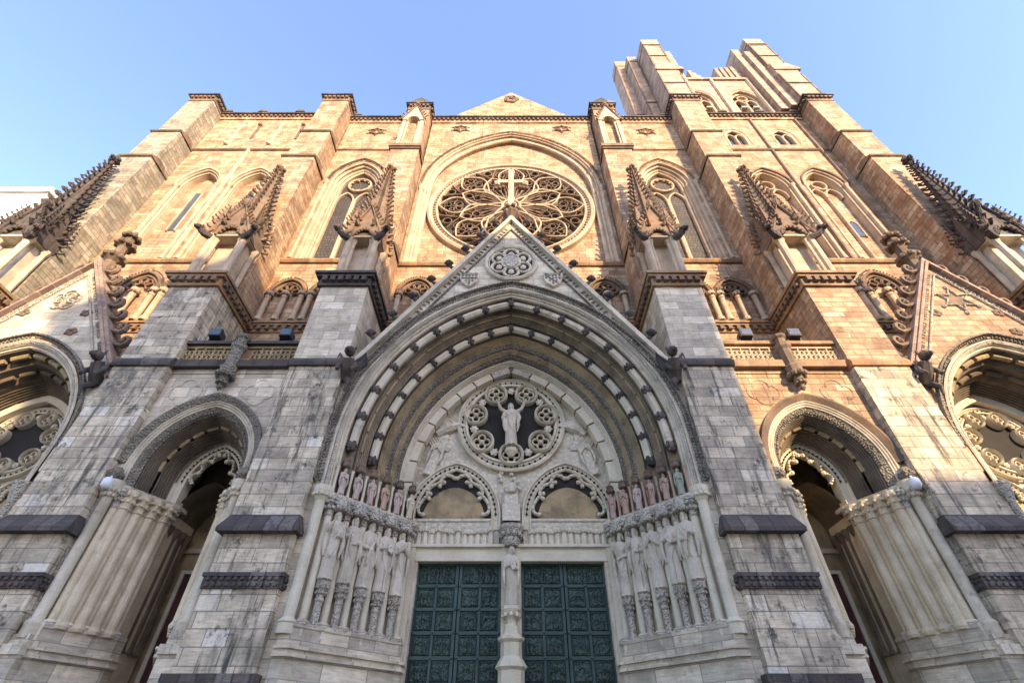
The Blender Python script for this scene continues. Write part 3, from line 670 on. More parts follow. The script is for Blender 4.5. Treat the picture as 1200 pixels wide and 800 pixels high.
for (xc, wd, c, zs, zb) in ops:
    mb = MB(); sweep(mb, xc, rolls(wd, WD+.35, wd-.45, WD+1.0, 2), c, zs, zb, 12)
    for sd in (-1,1): mb.bar(apath(xc+sd*.66, .6, .45, zs-.5, zb, 8), .17, WD+.7, WD+1.1)
    mb.bar([(xc,zb),(xc,zs-.2)], .24, WD+.6, WD+1.1); mb.bar(circ(xc, zs+1.0, .55, 16), .15, WD+.7, WD+1.1, True)
    for sd in (-1,1): mb.box(xc+sd*.66-.3, xc+sd*.66+.3, WD+.5, WD+1.1, zs-1.9, zs-1.6)
    mb.add([(xc-.45,WD+1.05,zs+1.0),(xc+.45,WD+1.05,zs+1.0),(xc,WD+1.05,zs+2.2)], [(0,1,2)])
    P('belfry_arch', mb, 'plain', tw)
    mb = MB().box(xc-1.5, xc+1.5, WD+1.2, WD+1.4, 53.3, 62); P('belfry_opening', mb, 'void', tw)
P('belfry_cornice', MB().box(20.0, 30.4, WD+.1, WD+1.2, 63.8, 64.2), 'towernew', tw)
mb = MB()
for k in (24.0-4.2, 24.0, 24.0+4.3, 24.0-2.6-1.9): mb.tube([(k,WD+.28,53.4),(k,WD+.28,63.8)], .22, 6)
P('belfry_shaft', mb, 'plain', tw)
mb = MB()
for i in range(4): mb.box(22.0+i*.55, 22.4+i*.55, WD+.3+.16*i, WD+1.8, 64.2, 67.0-.3*i)
for i in range(6): mb.box(25.9+i*.55, 26.3+i*.55, WD+.3+.12*abs(i-3), WD+1.8, 64.2, 68.9-.2*i)
P('fluted_pier_stub', mb, 'towernew', tw)
P('tower_body', MB().box(16.7, 33, 24.4, 38, 51, 63.0), 'towernew', tw)

# ============================================================ portals
def figure_small(mb, x, y, z0, h, r):
    mb.lathe(x, y, [(r*1.0,z0),(r*.95,z0+h*.3),(r*.8,z0+h*.55),(r*.95,z0+h*.74),(r*.75,z0+h*.82),(r*.3,z0+h*.85)], 7, 1, .8)
    mb.blob((x, y-.01, z0+h*.92), (r*.38, r*.4, h*.085), 6, 5)
    for sd in (-1,1): mb.tube([(x+sd*r*.85,y-r*.2,z0+h*.76),(x+sd*r*.8,y-r*.8,z0+h*.6),(x,y-r*1.0,z0+h*.64)], r*.22, 5)
def tympanum(xc, y, k, w_in, c, zsp, zb, portal):
    """k scales the wheel and the twin arches"""
    zs = 10.3; zt = lambda z: zs + (z-10.3)*k
    pl = MB().prism(apath(xc, w_in+.05, c, zsp, 9.1, 20), y+.15, y+.5)
    ty = P('tympanum', pl, 'creamcarve'); zc = zt(15.62); Rw = 2.86*k
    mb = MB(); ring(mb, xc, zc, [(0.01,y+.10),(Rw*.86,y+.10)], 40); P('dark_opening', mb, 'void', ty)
    mb = ring(MB(), xc, zc, [(Rw,y+.14),(Rw,y-.1),(Rw*.97,y-.14),(Rw*.94,y-.04),(Rw*.87,y-.04),(Rw*.85,y-.14),(Rw*.815,y-.14),(Rw*.80,y+.12)], 56); wh = P('wheel_ring', mb, 'cream', ty)
    mb = MB()
    for i in range(52):
        a = 2*pi*i/52; mb.blob((xc+Rw*.905*cos(a), y-.06, zc+Rw*.905*sin(a)), .062*k, 5, 4)
    mb.bar(circ(xc, zc, Rw*.905, 60), .03, y-.05, y-.03, True); P('dark_bead_ring', mb, 'void', ty)
    for i in range(7):
        a = -pi/2+2*pi*i/7; cx, cz = xc+Rw*.68*cos(a)*1.0, zc+Rw*.68*sin(a); rr = Rw*.215
        mb = MB(); ring(mb, cx, cz, [(rr*1.05,y+.12),(rr*1.05,y-.2),(rr*.92,y-.3),(rr*.82,y-.2),(rr*.8,y+.05)], 28)
        for q in range(4):
            b = pi/2*q; mb.bar(circ(cx+rr*.4*cos(b), cz+rr*.4*sin(b), rr*.29, 12), rr*.13, y-.12, y+.05, True)
        mb.blob((cx,y-.12,cz), rr*.16, 6, 4); P('roundel', mb, 'cream', ty)
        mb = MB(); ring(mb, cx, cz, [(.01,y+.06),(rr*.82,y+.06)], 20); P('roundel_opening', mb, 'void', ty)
        a2 = a+pi/7; mb = MB(); mb.blob((xc+Rw*.70*cos(a2), y-.05, zc+Rw*.70*sin(a2)), (.2*k,.14,.2*k), 8, 5)
        for q in range(6): mb.blob((xc+Rw*.70*cos(a2)+.17*k*cos(q), y-.1, zc+Rw*.70*sin(a2)+.17*k*sin(q)), .07*k, 5, 3)
        P('boss', mb, 'creamcarve', ty)
    # twin arches with cusps
    for sd in (-1,1):
        ax = xc+sd*2.7*k; wo = 2.2*k; ac = .6*k; az = zt(10.5)
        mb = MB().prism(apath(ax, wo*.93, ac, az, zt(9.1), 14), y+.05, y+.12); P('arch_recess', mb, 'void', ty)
        mb = MB().prism(apath(ax, wo*.66, .1, zt(10.42), None, 12), y+.03, y+.048); P('golden_panel', mb, 'olive', ty)
        mb = MB(); sweep(mb, ax, [(wo,y+.14),(wo,y-.12),(wo-.07*k,y-.16),(wo-.12*k,y-.05),(wo-.30*k,y-.05),(wo-.36*k,y-.14),(wo-.42*k,y-.1),(wo-.42*k,y+.05)], ac, az, zt(9.9), 16); P('arch_moulding', mb, 'cream', ty)
        mb = MB(); beads(mb, ax, wo-.22*k, ac, az, y-.07, .24*k, .062*k); mb.bar(apath(ax, wo-.22*k, ac, az), .03, y-.06, y-.04); P('dark_bead_ring', mb, 'void', ty)
        mb = MB(); wl = wo-.42*k; r = wl+ac; am = acos(ac/r); N_ = 3
        cusps = []
        for side in (-1,1):
            for i in range(N_):
                a0 = am*(i/N_ if i else .0); a1 = am*(i+1)/N_ * (1 if i < N_-1 else .93)
                p0 = (ax+side*(r*cos(a0)-ac), az+r*sin(a0)); p1 = (ax+side*(r*cos(a1)-ac), az+r*sin(a1))
                mx, mz = (p0[0]+p1[0])/2, (p0[1]+p1[1])/2; L = []
                dx, dz = ax-mx, (az+.9*k)-mz; l = math.hypot(dx, dz); dx/=l; dz/=l
                c0 = (p0[0]+dx*.40*k, p0[1]+dz*.40*k); c1 = (p1[0]+dx*.40*k, p1[1]+dz*.40*k)
                for t in range(9):
                    u = t/8; b_ = sin(pi*u); L.append((c0[0]+(c1[0]-c0[0])*u-dx*.40*k*b_**.6, c0[1]+(c1[1]-c0[1])*u-dz*.40*k*b_**.6))
                mb.bar(L, .15*k, y-.1, y+.05); cusps += [c0, c1]
                for t in range(1,8,2): mb.blob((L[t][0]-dx*.0, y-.11, L[t][1]), (.07*k,.06*k,.07*k), 5, 4)
        for cx, cz in cusps: mb.blob((cx, y-.1, cz), (.11*k,.13*k,.10*k), 6, 5)
        P('cusping', mb, 'cream', ty)
        # frieze of small figures above the door
        fz0, fz1 = zt(9.1), zt(10.32)
        mb = MB().box(ax-wo*.98, ax+wo*.98, y-.06, y+.1, fz1-.02, fz1+.1*k).box(ax-wo*.98, ax+wo*.98, y+.0, y+.045, fz0, fz1-.02); P('frieze', mb, 'creamcarve', ty)
        mb = MB(); n = 13
        for i in range(n): figure_small(mb, ax-wo*.88+wo*1.76*(i+.5)/n, y-.02, fz0+.02, (fz1-fz0)*random.uniform(.78,.96), wo*.062)
        P('frieze_figures', mb, 'cream', ty)
    # relief angels in the spandrels
    for sd in (-1,1):
        mb = MB()
        for q in range(16):
            t = q/15; a = R(205-75*t) if sd < 0 else R(-25+75*t); rr = Rw*1.23+random.uniform(-.15,.25)*k
            mb.blob((xc+rr*cos(a), y+.12, zc+rr*sin(a)*.95), (random.uniform(.16,.42)*k, .12, random.uniform(.14,.36)*k), 7, 4)
        p = [(xc+sd*(3.9-.55*i)*k, y+.04, zc-.7*k+sd*0+.5*i*k-.12*i*i*k) for i in range(4)]
        mb.tube(p, [.18*k,.3*k,.22*k,.1*k], 7)
        for q in range(14):
            a = R(200+9*q) if sd < 0 else R(-20-9*q)
            L = [(xc+sd*(Rw*(1.12+.05*u)+.02), y+.1, zc-.3*k-.09*k*q+.16*u*k+.1*k*sin(u)) for u in range(5)]
            mb.tube([(x+sd*(-.35+.09*q)*k, yy, z) for x, yy, z in L], [.05*k,.07*k,.06*k,.05*k,.02*k], 5)
        P('relief_angel', mb, 'creamcarve', ty)
    mb = MB()
    for i in range(3): mb.box(xc-.42*k+.1*i, xc+.42*k-.1*i, y-.1+.02*i, y+.1+.01*i, zt(10.3)+.02, zt(11.1+.5*i))
    mb.blob((xc,y-.12,zt(11.9)), (.34*k,.2*k,.3*k)); 
    for q in range(18): mb.blob((xc+random.uniform(-.12,.12)*(2+q*.22)*k, y+.02, zt(11.3+q*.085)), (.13*k,.1,.11*k), 6, 4)
    P('spandrel_carving', mb, 'creamcarve', ty)
    return ty

def jamb(s_, xc, w0, y0, w1, y1, zb, zc, nstat, k=1., m='cream', colr=.16, name='portal_jamb'):
    """splayed jamb on side s_ of the opening: wall, plinth, columns between statue bays. returns statue positions"""
    j = empty(name, (0,0,0), cath)
    X = lambda wd: xc+s_*wd
    mb = MB().prism_z([(X(w0+.15),y0),(X(w0),y0),(X(w1),y1),(X(w1),y1+2.0),(X(w0+1.2),y1+2.0),(X(w0+1.2),y0+.25)], 1.6, zc)
    P('splayed_wall', mb, m, j)
    dx, dy = (w1-w0), (y1-y0); L = math.hypot(dx, dy); dx /= L; dy /= L; nx, ny = -dy, dx       # n points to opening/front
    if ny > 0: nx, ny = -nx, -ny
    def pt(t, off): return (X(w0+dx*L*t+nx*off), y0+dy*L*t+ny*off)
    # plinth with mouldings
    mb = MB()
    for z0, z1, o in ((1.62,zb-1.0,.40),(zb-1.0,zb-.90,.56),(zb-.90,zb-.78,.50),(zb-.78,zb-.70,.60),(zb-.70,zb-.12,.34),(zb-.12,zb+.02,.38)):
        a = pt(-.07,o); b = pt(1.02,o); mb.prism_z([(X(w0+.3),a[1]),a,b,(b[0],b[1]+.5),(X(w0+.3),y1+.4)], z0, z1)
    P('plinth', mb, 'pale', j)
    n = nstat+1; col = MB(); cap = MB(); base = MB()
    for i in range(n):
        t = (i+.0)/(n-1)*.94+.03 if n > 1 else .5; px_, py_ = pt(t, .12)
        col.lathe(px_, py_, [(colr,zb+.1),(colr,zc-.75)], 10)
        base.lathe(px_, py_, [(colr*1.5,zb-.35),(colr*1.5,zb-.05),(colr*1.9,zb+.0),(colr*1.9,zb+.08),(colr*1.2,zb+.16)], 10)
        cap.lathe(px_, py_, [(colr*1.05,zc-.78),(colr*1.3,zc-.74),(colr*1.05,zc-.7),(colr*1.3,zc-.4),(colr*1.9,zc-.16),(colr*2.2,zc-.14),(colr*2.2,zc)], 8)
        for q in range(9):
            a = 2*pi*q/9; cap.blob((px_+colr*1.5*cos(a), py_+colr*1.5*sin(a), zc-.45), .1*k, 5, 3); cap.blob((px_+colr*1.8*cos(a+.3), py_+colr*1.8*sin(a+.3), zc-.24), .1*k, 5, 3)
    spots = []
    for i in range(nstat):
        t = (i+.5)/nstat*.94+.03; px_, py_ = pt(t, .26); spots.append((px_, py_, t))
    P('column_shafts', col, m, j, True); P('column_bases', base, 'pale', j); P('capitals', cap, 'carvedpale', j)
    mb = MB(); a = pt(-.06,.30); b = pt(1.04,.30); mb.prism_z([(X(w0+.5),a[1]+.3),a,b,(b[0],b[1]+.6),(X(w0+.8),y1)], zc, zc+.16); P('abacus', mb, 'greymold', j)
    return j, spots, pt

# ---- centre portal
PC = 2.3; PB = 10.2
def PZS(wd): return 12.0+.62*(wd-4.85)/3.2
arch = empty('portal_archivolt', (0,0,0), cath)
P('outer_moulding', sweep(MB(), 0, [(7.8,18.58)]+rolls(7.76,18.56,7.3,18.9,4), PC, PZS, PB, 26), 'greymold', arch)
mb = MB(); leafband(mb, 0, 8.06, 7.78, PC, PZS, 18.52, .15, 10.6); sweep(mb, 0, [(8.09,18.62),(8.09,18.40),(8.02,18.40),(8.0,18.56)], PC, PZS, 10.6, 26); P('carved_hood', mb, 'carved', arch)
mb = MB(); leafband(mb, 0, 7.66, 7.52, PC, PZS, 18.6, .11, 10.4); mb.bar(apath(0, 7.59, PC, PZS, 10.4, 26), .08, 18.56, 18.64); P('carved_inner_band', mb, 'carvedpale', arch)
P('deep_hollow', sweep(MB(), 0, [(7.3,18.9),(7.28,19.3),(7.0,19.5),(6.9,19.9),(6.62,20.0),(6.55,20.4),(6.3,20.5),(6.2,20.8)], PC, PZS, PB, 26), 'sootshadepale', arch)
mb = MB(); blocks(mb, 0, 7.06, PC, PZS, 19.12, 1.5, .2, .17, 0); P('outer_block_roll', mb, 'greymold', arch)
def bosses(wd, y, step, k):
    r_ = wd+PC; am_ = acos(PC/r_); n_ = max(2, int(round(r_*am_/step)))
    for sd in (-1,1):
        for i in range(n_+(1 if sd > 0 else 0)):
            a = am_*i/n_; x, z = sd*(r_*cos(a)-PC), PZS(wd)+r_*sin(a); mb2 = MB().blob((x, y, z), (.22*k,.25*k,.22*k), 8, 6)
            for q in range(6): mb2.blob((x+.17*k*cos(q*1.05), y-.1, z+.17*k*sin(q*1.05)), .095*k, 5, 3)
            P('leaf_boss', mb2, 'dark', arch)
bosses(7.06, 19.1, 1.5, 1.1)
P('dark_roll', sweep(MB(), 0, rolls(6.9,19.5,6.55,20.0,6), PC, PZS, PB, 24), 'sootshadepale', arch)
mb = MB(); blocks(mb, 0, 6.78, PC, PZS, 19.62, 1.1, .07, .1, 0); P('thin_block_roll', mb, 'olive', arch)
mb = MB(); blocks(mb, 0, 6.36, PC, PZS, 20.22, 1.3, .21, .16, 0); P('inner_block_roll', mb, 'cream', arch)
bosses(6.36, 20.2, 1.3, 1.05)
P('roll_mouldings', sweep(MB(), 0, rolls(6.16,20.5,5.88,20.84,5), PC, PZS, PB, 26), 'olive', arch)
mb = MB(); leafband(mb, 0, 5.86, 5.68, PC, PZS, 20.9, .11, 11.4); sweep(mb, 0, [(5.88,20.82),(5.65,21.05)], PC, PZS, PB, 26); P('carved_band', mb, 'carved', arch)
P('roll_mouldings', sweep(MB(), 0, rolls(5.66,20.98,5.48,21.2,4), PC, PZS, PB, 26), 'olive', arch)
mb = MB(); leafband(mb, 0, 5.46, 5.32, PC, PZS, 21.3, .1, 11.4); sweep(mb, 0, [(5.48,21.18),(5.3,21.52)], PC, PZS, PB, 26); P('carved_band', mb, 'carved', arch)
P('roll_mouldings', sweep(MB(), 0, rolls(5.3,21.45,5.12,21.78,4), PC, PZS, PB, 26), 'cream', arch)
r0, r1 = 5.12+PC, 4.72+PC; am_ = acos(PC/r1); ZV = PZS(4.9)
for sd in (-1,1):
    mb = MB().prism([(sd*5.10,PB+.9),(sd*4.74,PB+.9),(sd*4.74,ZV-.03),(sd*5.10,ZV-.03)], 21.72, 22.25); P('voussoir_block', mb, 'cream', arch)
    for i in range(8):
        a0, a1 = am_*(i+.04)/8, am_*(i+.96)/8; pts = []
        for t in range(5): a = a0+(a1-a0)*t/4; pts.append((sd*(r0*cos(a)-PC), ZV+r0*sin(a)))
        for t in range(4,-1,-1): a = a0+(a1-a0)*t/4; pts.append((sd*(r1*cos(a)-PC), ZV+r1*sin(a)))
        P('voussoir_block', MB().prism(pts, 21.72, 22.25), 'carvedpale' if i==7 else 'cream', arch)
P('voussoir_backing', sweep(MB(), 0, [(5.1,21.8),(4.8,21.85),(4.78,22.4)], PC, PZS, PB, 26), 'brown', arch)
# lower legs of the archivolts: band of small painted figures
ty = tympanum(0, 22.2, 1.0, 4.8, PC, PZS, 9.1, arch)
statue_spots = []; niche_spots = []
PAINT = {-1: ['pinkstone','pinkstone','pinkstone','orange','pinkstone','cream'], 1: ['greenp','orange','red','pinkstone','orange','red']}
for s in (-1,1):
    j, sp, pt = jamb(s, 0, 7.45, 18.95, 4.55, 22.0, 5.45, 10.0, 5)
    statue_spots += [(s, i, x, y) for i, (x, y, t) in enumerate(sp)]
    for i in range(6):
        x, y = pt((i+.5)/6, .20); niche_spots.append((x, y, s, i, j))
        x2, y2 = pt((i)/6, .18)
        P('niche_colonnette', MB().lathe(x2, y2, [(.09,10.16),(.06,10.3),(.06,11.2),(.1,11.35)], 7), 'cream' if s<0 else 'orange', j)
        mb = MB(); mb.lathe(x, y, [(.1,11.36),(.21,11.42),(.21,11.5),(.16,11.62),(.18,11.7),(.1,11.78)], 6); P('niche_canopy', mb, 'brown', j)
    # consoles under and canopies above the statues
    for i, (x, y, t) in enumerate(sp):
        mb = MB().lathe(x, y, [(.14,5.4),(.14,6.2),(.18,6.25),(.14,6.35),(.17,6.55),(.26,6.78),(.26,6.9)], 8)
        for q in range(8): mb.blob((x+.18*cos(q*.785), y+.18*sin(q*.785), 6.5), .07, 5, 3); mb.blob((x+.23*cos(q*.785+.4), y+.23*sin(q*.785+.4), 6.68), .07, 5, 3)
        P('statue_console', mb, 'carvedpale', j)
        mb = MB().lathe(x, y, [(.28,9.5),(.34,9.62),(.34,9.85),(.3,10.0)], 8)
        for q in range(8): mb.blob((x+.31*cos(q*.785), y+.31*sin(q*.785), 9.58), .1, 5, 3)
        P('statue_canopy', mb, 'carvedpale', j)
    # front colonnette with capital and the plain margin wall
    mb = MB().lathe(s*7.62, 18.62, [(.3,5.1),(.3,5.4),(.34,5.45),(.2,5.6),(.2,9.7),(.28,9.85),(.36,10.1),(.36,10.3)], 12)
    for q in range(10): mb.blob((s*7.62+.3*cos(q*.63), 18.62+.3*sin(q*.63), 9.95), .11, 5, 3)
    P('front_colonnette', mb, 'cream', j)
# doors
fr = P('door_surround', MB().box(-4.6,-4.2,21.95,22.9,1.62,9.12).box(4.2,4.6,21.95,22.9,1.62,9.12).box(-4.2,4.2,22.05,22.9,8.52,9.08).box(-4.55,4.55,21.9,22.2,9.08,9.2), 'cream')
for s in (-1,1):
    P('surround_moulding', MB().box(*sorted((s*4.06,s*4.2)),22.1,22.9,1.62,8.52), 'greymold', fr)
mb = MB().box(-.42,.42,22.0,22.9,1.62,9.1); tr = P('trumeau', mb, 'cream')
mb = MB().lathe(0,21.85,[(.5,1.62),(.5,4.5),(.62,4.6),(.5,4.8),(.4,4.95),(.4,5.4),(.52,5.5),(.52,5.58),(.34,5.7),(.3,6.0),(.2,6.05),(.2,6.2),(.34,6.45),(.4,6.55),(.4,6.68)],8)
for q in range(8): mb.blob((.33*cos(q*.785), 21.85+.33*sin(q*.785), 6.35), .1, 5, 3)
P('trumeau_pedestal', mb, 'cream', tr)
mb = MB().lathe(0,21.9,[(.3,9.08),(.4,9.3),(.36,9.45),(.52,9.75),(.56,9.8),(.56,9.95)],8)
for q in range(10): mb.blob((.44*cos(q*.63), 21.9+.44*sin(q*.63), 9.55), .12, 5, 3)
P('trumeau_capital', mb, 'carvedpale', tr)
for dxc in (-3.19, -1.33, 1.33, 3.19):
    d = P('door', MB().box(dxc-.91, dxc+.91, 22.5, 22.62, 1.63, 8.5), 'bronzeframe')
    fm = MB()
    for xx in (dxc-.91, dxc+.91-.12, dxc-.05): fm.box(xx, xx+.12 if xx != dxc-.05 else dxc+.05, 22.42, 22.5, 1.63, 8.3 if xx == dxc-.05 else 8.5)
    zr = [8.5, 7.62, 6.72, 5.86, 5.0, 4.14, 3.28, 2.42, 1.63]
    for z in zr: fm.box(dxc-.91, dxc+.91, 22.41, 22.5, z-.06, z+.06)
    for z in zr[:-1]:
        for xx in (dxc-.85, dxc, dxc+.85): fm.blob((xx, 22.4, z), .05, 5, 4)
    P('door_frame', fm, 'bronzeframe', d)
    for i in range(8):
        z0, z1 = zr[i+1]+.1, zr[i]-.1
        cols = [(dxc-.76, dxc+.76)] if i == 0 else [(dxc-.76, dxc-.08), (dxc+.08, dxc+.76)]
        for a, b in cols:
            mb = MB().box(a, b, 22.47, 22.5, z0, z1); mb.bar([(a+.03,z0+.03),(b-.03,z0+.03),(b-.03,z1-.03),(a+.03,z1-.03)], .05, 22.43, 22.48, True)
            if i == 0:
                mb.bar([((a+b)/2+.14*cos(t*pi/8), (z0+z1)/2+.33*sin(t*pi/8)) for t in range(16)], .05, 22.38, 22.48, True)
                figure_small(mb, (a+b)/2, 22.44, z0+.1, .5, .07)
                for q in (-.55,-.38,.38,.55): figure_small(mb, (a+b)/2+q, 22.45, z0+.06, .5, .07)
            else:
                for q in range(random.choice((2,3,3,4))):
                    figure_small(mb, a+.13+random.random()*(b-a-.26), 22.46, z0+.06, random.uniform(.38,.58), .075)
                if random.random() < .6: mb.bar(circ((a+b)/2, z0+.2, .26, 8, 0, pi), .06, 22.43, 22.48)
            P('door_panel', mb, 'bronze', d)
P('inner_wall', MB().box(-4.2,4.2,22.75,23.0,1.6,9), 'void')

# ---- gable over the centre portal
def gable(xc, y, tipz, footw, footz, arc, y_back, m, bay, coping='greymold', n_crk=9):
    """arc = (w,c,zs): the arch cut out of the gable wall"""
    g = empty('portal_gable', (0,0,0), cath); wd, c, zs = arc
    p = apath(xc, wd, c, zs, None, 30)
    def top(x): return tipz-(tipz-footz)*abs(x-xc)/footw
    mb = MB(); rows = [[(x,y,z) for x,z in p], [(x,y,max(z+.01, min(top(x), 99) )) for x,z in p]]
    mb.grid(rows)
    for sd in (-1,1):
        xa, xb = xc+sd*wd, xc+sd*bay; pts = [(xa,zs-1.2),(xb,zs-1.2),(xb,top(xb) if bay<footw else footz),(xa,max(top(xa),footz))]
        mb.add([(x,y,z) for x,z in pts], [(0,1,2,3)])
    P('gable_wall', mb, m, g)
    mb = MB().prism([(xc-footw,footz),(xc+footw,footz),(xc,tipz)], y+.6, y_back); 
    # coping
    sl = math.hypot(footw, tipz-footz); nx, nz = (tipz-footz)/sl, footw/sl
    mb = MB()
    for sd in (-1,1):
        a = (xc+sd*footw, footz); b = (xc, tipz)
        ox, oz = sd*nx, nz
        for (o0, o1, ya) in ((-.02,.13,y-.30),(.131,.30,y-.2)):
            poly = [(a[0]+ox*o0,a[1]+oz*o0),(b[0],b[1]+o0/nz*1.0),(b[0],b[1]+o1/nz*1.0),(a[0]+ox*o1,a[1]+oz*o1)]
            mb.prism(poly, ya, y_back)
    P('coping', mb, coping, g)
    mb = MB()
    for sd in (-1,1):
        a = (xc+sd*(footw-.55), footz+.0); b = (xc, tipz-.85)
        mb.bar([(a[0]-sd*.1,a[1]),(b[0],b[1])], .10, y-.12, y+.02)
        # worn carved letters along the rake
        n = 46
        for i in range(n):
            if i % 8 == 7: continue
            t = (i+.5)/n; X = a[0]+(b[0]-a[0])*t+sd*.26*nx; Z = a[1]+(b[1]-a[1])*t+.26*nz*1.0
            ux, uz = (b[0]-a[0])/sl, (b[1]-a[1])/sl; k = random.choice((0,1,2,3))
            L = .26; q = .11
            def seg(p0, p1): mb.bar([(X+ux*p0[0]+sd*nx*p0[1], Z+uz*p0[0]+nz*p0[1]), (X+ux*p1[0]+sd*nx*p1[1], Z+uz*p1[0]+nz*p1[1])], .045, y-.05, y+.01)
            seg((-q/2,-L/2+.02),(-q/2,L/2-.02))
            if k in (0,1): seg((q/2,-L/2+.02),(q/2,L/2-.02))
            if k == 0: seg((-q/2,0),(q/2,0))
            if k in (2,3): seg((-q/2,L/2-.03),(q/2,L/2-.03)); seg((-q/2,0),(q/2,0))
            if k == 3: seg((-q/2,-L/2+.03),(q/2,-L/2+.03))
    P('carved_inscription', mb, 'carved' if n_crk else 'carvedpale', g)
    for sd in (-1,1):
        for i in range(n_crk):
            t = (i+.6)/n_crk; x, z = xc+sd*footw*(1-t), footz+(tipz-footz)*t
            x += sd*nx*.4; z += nz*.4
            mb = MB().tube([(x,y+.1,z),(x+sd*nx*.25,y+.08,z+nz*.3),(x+sd*nx*.42,y+.05,z+nz*.35+.2)], [.13,.1,.12], 6)
            mb.blob((x+sd*nx*.42,y,z+nz*.4+.22), (.24,.24,.22), 7, 5)
            for q in range(4): mb.blob((x+sd*nx*.42+.2*cos(q*1.57), y, z+nz*.4+.22+.18*sin(q*1.57)), .1, 5, 3)
            P('crocket', mb, 'dark', g)
    return g
P('portal_reveal_wall', MB().box(-8.1,-7.5,18.62,22,16.5,17).box(7.5,8.1,18.62,22,16.5,17), 'greymold')
g = gable(0, 18.58, 28.75, 8.1, 15.9, (7.8, PC, PZS(7.8)), 22.1, 'pale', 8.1)
# margin between arch legs and buttress
for s in (-1,1):
    P('margin_wall', MB().box(*sorted((s*7.75, s*8.1)), 18.6, 19.2, 1.6, 11.4), 'pale', g)
mb = ring(MB(), 0, 24.45, [(1.62,18.6),(1.6,18.42),(1.5,18.36),(1.4,18.42),(1.36,18.56)], 40)
mb.bar(circ(0,24.45,1.32,36), .08, 18.48, 18.6, True)
med = P('medallion', mb, 'greymold', g)
P('medallion_ground', ring(MB(),0,24.45,[(.01,18.555),(1.4,18.555)],40), 'void', med)
mb = MB()
for q in range(6):
    a = pi/6+pi/3*q; mb.bar(circ(.82*cos(a), 24.45+.82*sin(a), .44, 20), .16, 18.4, 18.56, True)
    mb.blob((.82*cos(a), 18.5, 24.45+.82*sin(a)), (.2,.12,.2), 7, 5)
mb.prism([(.62*cos(pi/6*i),24.45+.62*sin(pi/6*i)) for i in range(12)], 18.38, 18.57); P('medallion_foils', mb, 'greymold', med)
P('carved_coat_of_arms', MB().prism([(-.42,24.8),(.42,24.8),(.42,24.3),(.25,23.98),(0,23.85),(-.25,23.98),(-.42,24.3)],18.3,18.4).prism([(-.42,24.85),(-.2,25.0),(.2,25.0),(.42,24.85),(.0,25.35)],18.34,18.45), 'carvedpale', med)
for s in (-1,1):
    x, z = s*2.42, 22.95
    shp = [(-.55,.5),(-.2,.42),(.2,.42),(.55,.5),(.55,0),(.38,-.42),(0,-.72),(-.38,-.42),(-.55,0)]
    mb = MB().prism([(x+a,z+b) for a,b in shp], 18.44, 18.58); mb.bar([(x+a*.93,z+b*.93) for a,b in shp], .08, 18.38, 18.46, True); sh = P('shield', mb, 'greymold', g)
    mb = MB()
    for q in range(5):
        for r_ in range(4):
            xx, zz = x-.38+.19*q, z+.3-.22*r_
            if abs(xx-x) < .5-.12*r_: mb.blob((xx, 18.43, zz), (.08,.04,.09), 5, 3)
    if s > 0: mb.bar([(x-.45,z+.35),(x+.3,z-.4)], .1, 18.39, 18.45)
    else: mb.bar([(x,z+.4),(x,z-.6)], .09, 18.39, 18.45); mb.bar([(x-.48,z+.05),(x+.48,z+.05)], .09, 18.39, 18.45)
    P('shield_charge', mb, 'carved', sh)
# finial cross
fc = P('finial_base', MB().lathe(0,18.75,[(.35,28.9),(.3,29.4),(.55,29.7),(.3,29.9),(.5,30.3),(.34,30.6)],8), 'brown', g)
mb = MB()
for q in range(8): mb.blob((.45*cos(q*.785), 18.75+.45*sin(q*.785), 29.85), .19, 6, 4); mb.blob((.5*cos(q*.785+.3), 18.75+.5*sin(q*.785+.3), 30.35), .17, 6, 4)
P('finial_leaves', mb, 'brown', g)
mb = MB().box(-.19,.19,18.55,18.93,30.5,35.6).box(-.95,.95,18.57,18.91,33.75,34.15)
for (x,z) in ((-1.0,33.87),(1.0,33.87),(0,35.4)): mb.blob((x,18.74,z), (.3,.24,.3), 7, 5)
P('cross', mb, 'plain', g)
mb = MB()
for sd in (-1,1):
    for q in range(3): mb.blob((sd*(.6+.25*q), 18.74, 33.35-.1*q), (.2,.2,.16), 6, 4)
P('cross_leaves', mb, 'brown', g)

